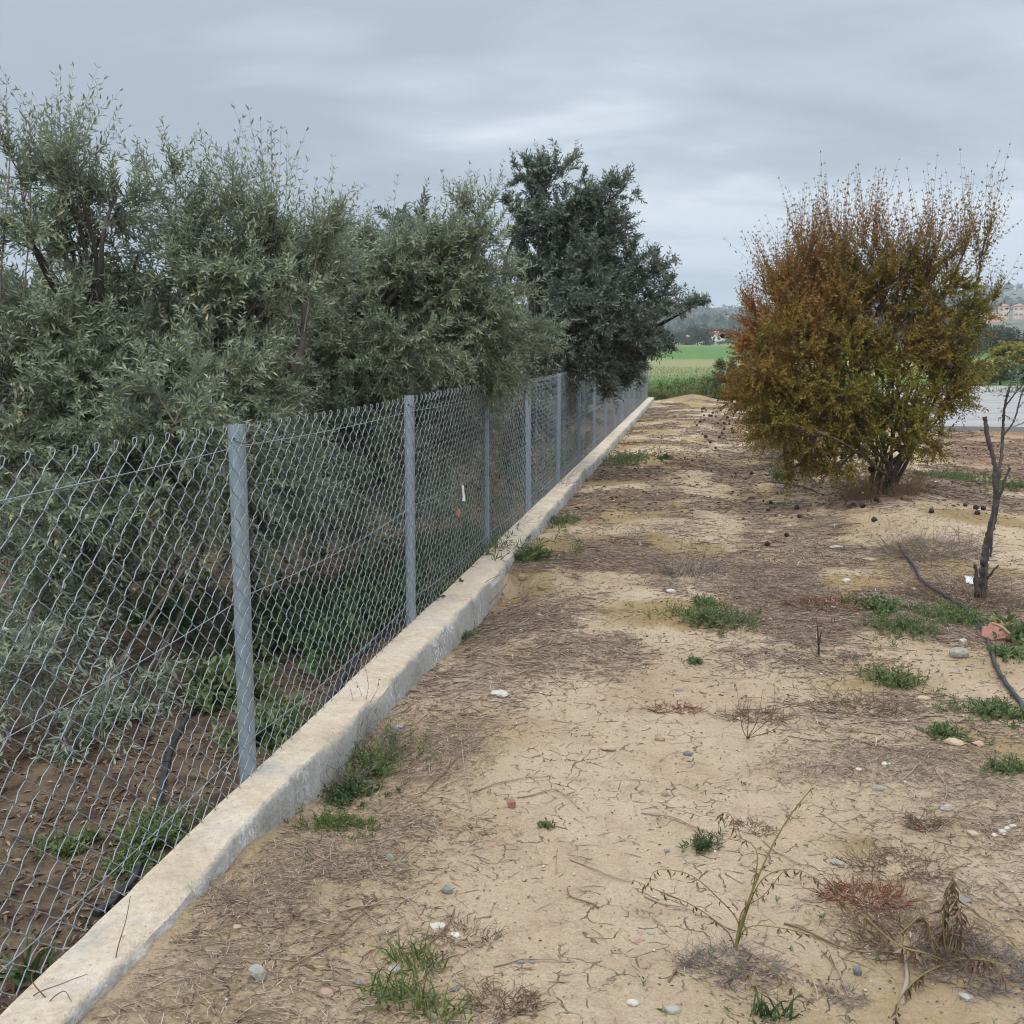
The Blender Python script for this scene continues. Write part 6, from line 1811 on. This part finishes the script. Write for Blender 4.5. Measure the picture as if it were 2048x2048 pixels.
M['plaster_white'] = simple_mat('plaster_white', (0.62, 0.60, 0.56), (0.74, 0.72, 0.68), 0.3, 0.85, 0, 0)
M['plaster_tan'] = simple_mat('plaster_tan', (0.50, 0.36, 0.26), (0.60, 0.45, 0.33), 0.3, 0.85, 0, 0)
M['roof_tiles'] = simple_mat('roof_tiles', (0.34, 0.12, 0.07), (0.46, 0.18, 0.11), 0.8, 0.8, 0, 0)
M['window_dark'] = simple_mat('window_dark', (0.05, 0.055, 0.06), (0.09, 0.095, 0.10), 0.5, 0.3, 0, 0)


def house(x, y, w, d, h, roof_h, wall, name, label, cat, wins, hip=True, rz=0.0, overhang=0.4, z=None, dome=False):
    z = (float(hill_z(np.array([x]), np.array([y]))[0]) if math.hypot(x, y) > 425 else gz(x, y)) if z is None else z
    root = thing(name, (x, y, z), label, cat)
    root.rotation_euler = (0, 0, rz)
    mb = MB().box((0, 0, h / 2 - 1), (w, d, h + 2))
    o = bpy.data.objects.new('wall', mb.mesh('wall', M[wall]))
    COL.objects.link(o)
    o.parent = root
    a, b = w / 2 + overhang, d / 2 + overhang
    e = 0.0 if hip else 1.0
    rdg = max(a - b, 0) * (1 - e) + a * e
    if dome:
        th = np.linspace(0, math.pi / 2, 5)
        m = 12
        V = np.concatenate([np.column_stack([np.cos(np.arange(m) * 6.2832 / m) * a * math.cos(t), np.sin(np.arange(m) * 6.2832 / m) * b * math.cos(t), np.full(m, h + 0.05 + roof_h * math.sin(t))]) for t in th])
        i, j = np.meshgrid(np.arange(4), np.arange(m), indexing='ij')
        q, q2 = i * m + j, i * m + (j + 1) % m
        mb = MB().add(V, np.stack([q, q2, q2 + m, q + m], -1).reshape(-1, 4))
    else:
        V = [(-a, -b, h), (a, -b, h), (a, b, h), (-a, b, h), (-rdg, 0, h + roof_h), (rdg, 0, h + roof_h)]
        mb = MB().add(V, [[0, 1, 5, 4], [2, 3, 4, 5]]).add(V, [[1, 2, 5], [3, 0, 4]]).add(np.array(V[:4]), [[0, 3, 2, 1]])
    o = bpy.data.objects.new('roof', mb.mesh('roof', M['roof_tiles']))
    COL.objects.link(o)
    o.parent = root
    for wx, wz, ww, wh in wins:
        o = bpy.data.objects.new('window', MB().box((0, 0, 0), (ww, 0.16, wh)).mesh('window', M['window_dark']))
        COL.objects.link(o)
        o.parent = root
        o.location = (wx, -d / 2 - 0.02, wz)




tw = [(-1.4, 8.9, 1.6, 0.9), (1.4, 8.9, 1.6, 0.9), (-1.9, 6.0, 0.8, 1.2), (-0.7, 6.0, 0.8, 1.2), (1.0, 6.0, 0.8, 1.2), (1.9, 6.0, 0.6, 1.2), (-1.9, 3.0, 0.8, 1.2), (-0.7, 3.0, 0.8, 1.2), (1.0, 3.0, 0.8, 1.2)]
tw = [(a * 1.05, b * 1.15 + 5, c, d) for a, b, c, d in tw]
TZ = 1.6 + (665 - 621) / 1960 * 700
x, y = (183.66, 675.48)
house(x, y, 6.0, 6.0, 17.0, 1.6, 'plaster_tan', 'stair_tower', 'tan square tower with red hipped roof beside the domed red roof', 'tower', tw, True, -0.28, 0.5, TZ - 5)
x, y = (191.52, 673.29)
house(x, y, 6.0, 6.0, 17.0, 1.6, 'plaster_tan', 'stair_tower', 'tan square tower with red hipped roof nearest the right edge', 'tower', tw, True, -0.28, 0.5, TZ - 5)
x, y = (174.31, 667.62)
house(x, y, 9.0, 8.0, 10.0, 4.2, 'plaster_white', 'domed_house', 'pale house with rounded red roof left of the twin towers', 'house', [(-2.5, 7.5, 1.2, 1.5), (0.5, 7.5, 1.2, 1.5), (3, 7.5, 1.2, 1.5)], True, -0.28, 0.3, TZ - 6, True)
x, y = (174.55, 657.21)
house(x, y, 14.0, 7.0, 7.0, 2.4, 'plaster_white', 'long_house', 'long low house with red roof between dome and tower', 'house', [(-4, 5, 1.2, 1.4), (0, 5, 1.2, 1.4), (4, 5, 1.2, 1.4)], True, -0.28, 0.4, TZ - 5.5)
x, y = (-22.41, 899.72)
house(x, y, 13, 9, 7, 3, 'plaster_white', 'hill_house', 'white house with orange roof high on the wooded hill', 'house', [(-3.5, 4, 1.5, 1.8), (0, 4, 1.5, 1.8), (3.5, 4, 1.5, 1.8)], True, 0.1, 0.5, 1.6 + (665 - 617) / 1960 * 900 - 3)
x, y = (-0.20, 400.00)
house(x, y, 9, 6, 2.6, 1.5, 'plaster_tan', 'farm_house', 'low farmhouse with long orange roof beyond the field', 'house', [(-2, 1.5, 0.9, 1.0), (1.5, 1.5, 0.9, 1.0)], True, 0.15, 0.5, 1.6 + (665 - 650) / 1960 * 400)
x, y = (5.74, 399.96)
house(x, y, 4.5, 4, 4.2, 0.8, 'plaster_white', 'farm_house', 'small white farmhouse cube beyond the field', 'house', [(-1, 2.6, 0.8, 0.9), (1, 2.6, 0.8, 0.9)], True, 0.0, 0.2, 1.6 + (665 - 652) / 1960 * 400)
x, y = (7.90, 409.92)
house(x, y, 6.5, 5, 3.6, 1.2, 'plaster_white', 'farm_house', 'wider white farmhouse right of the small white cube', 'house', [(-1.8, 2, 0.9, 1.0), (1.2, 2, 0.9, 1.0)], True, -0.1, 0.3, 1.6 + (665 - 649) / 1960 * 410)
for (x, y), py, D, lab in (((6.34, 799.97), 625, 800, 'tiny white house on the wooded hillside above the farmhouses'), ((17.79, 899.82), 616, 900, 'tiny white house highest on the hillside left of the rust bush'),
                           ((25.15, 849.63), 620, 850, 'tiny pale house half hidden by the rust bush')):
    house(x, y, 8, 6, 5, 2, 'plaster_white', 'hill_house', lab, 'house', [(-2, 3, 1.2, 1.4), (2, 3, 1.2, 1.4)], True, 0.2, 0.4, 1.6 + (665 - py) / 1960 * D - 3)


# ------------------------------------------------------------------ the air
def make_haze():
    x0, x1, y0, y1, z0, z1 = -2600.0, 2600.0, -420.0, 2600.0, -12.0, 125.0
    v = np.array([(x0, y0, z0), (x1, y0, z0), (x1, y1, z0), (x0, y1, z0), (x0, y0, z1), (x1, y0, z1), (x1, y1, z1), (x0, y1, z1)])
    f = [[0, 3, 2, 1], [4, 5, 6, 7], [0, 1, 5, 4], [1, 2, 6, 5], [2, 3, 7, 6], [3, 0, 4, 7]]
    m = bpy.data.materials.new('haze')
    m.use_nodes = True
    nt = m.node_tree
    nt.nodes.clear()
    out = nt.nodes.new('ShaderNodeOutputMaterial')
    vol = nt.nodes.new('ShaderNodeVolumePrincipled')
    vol.inputs['Color'].default_value = (0.80, 0.88, 1.0, 1)
    vol.inputs['Density'].default_value = 0.00045
    nt.links.new(vol.outputs[0], out.inputs['Volume'])
    o = MB().add(v, f).build('haze', m)
    tag(o, kind='stuff')


make_haze()
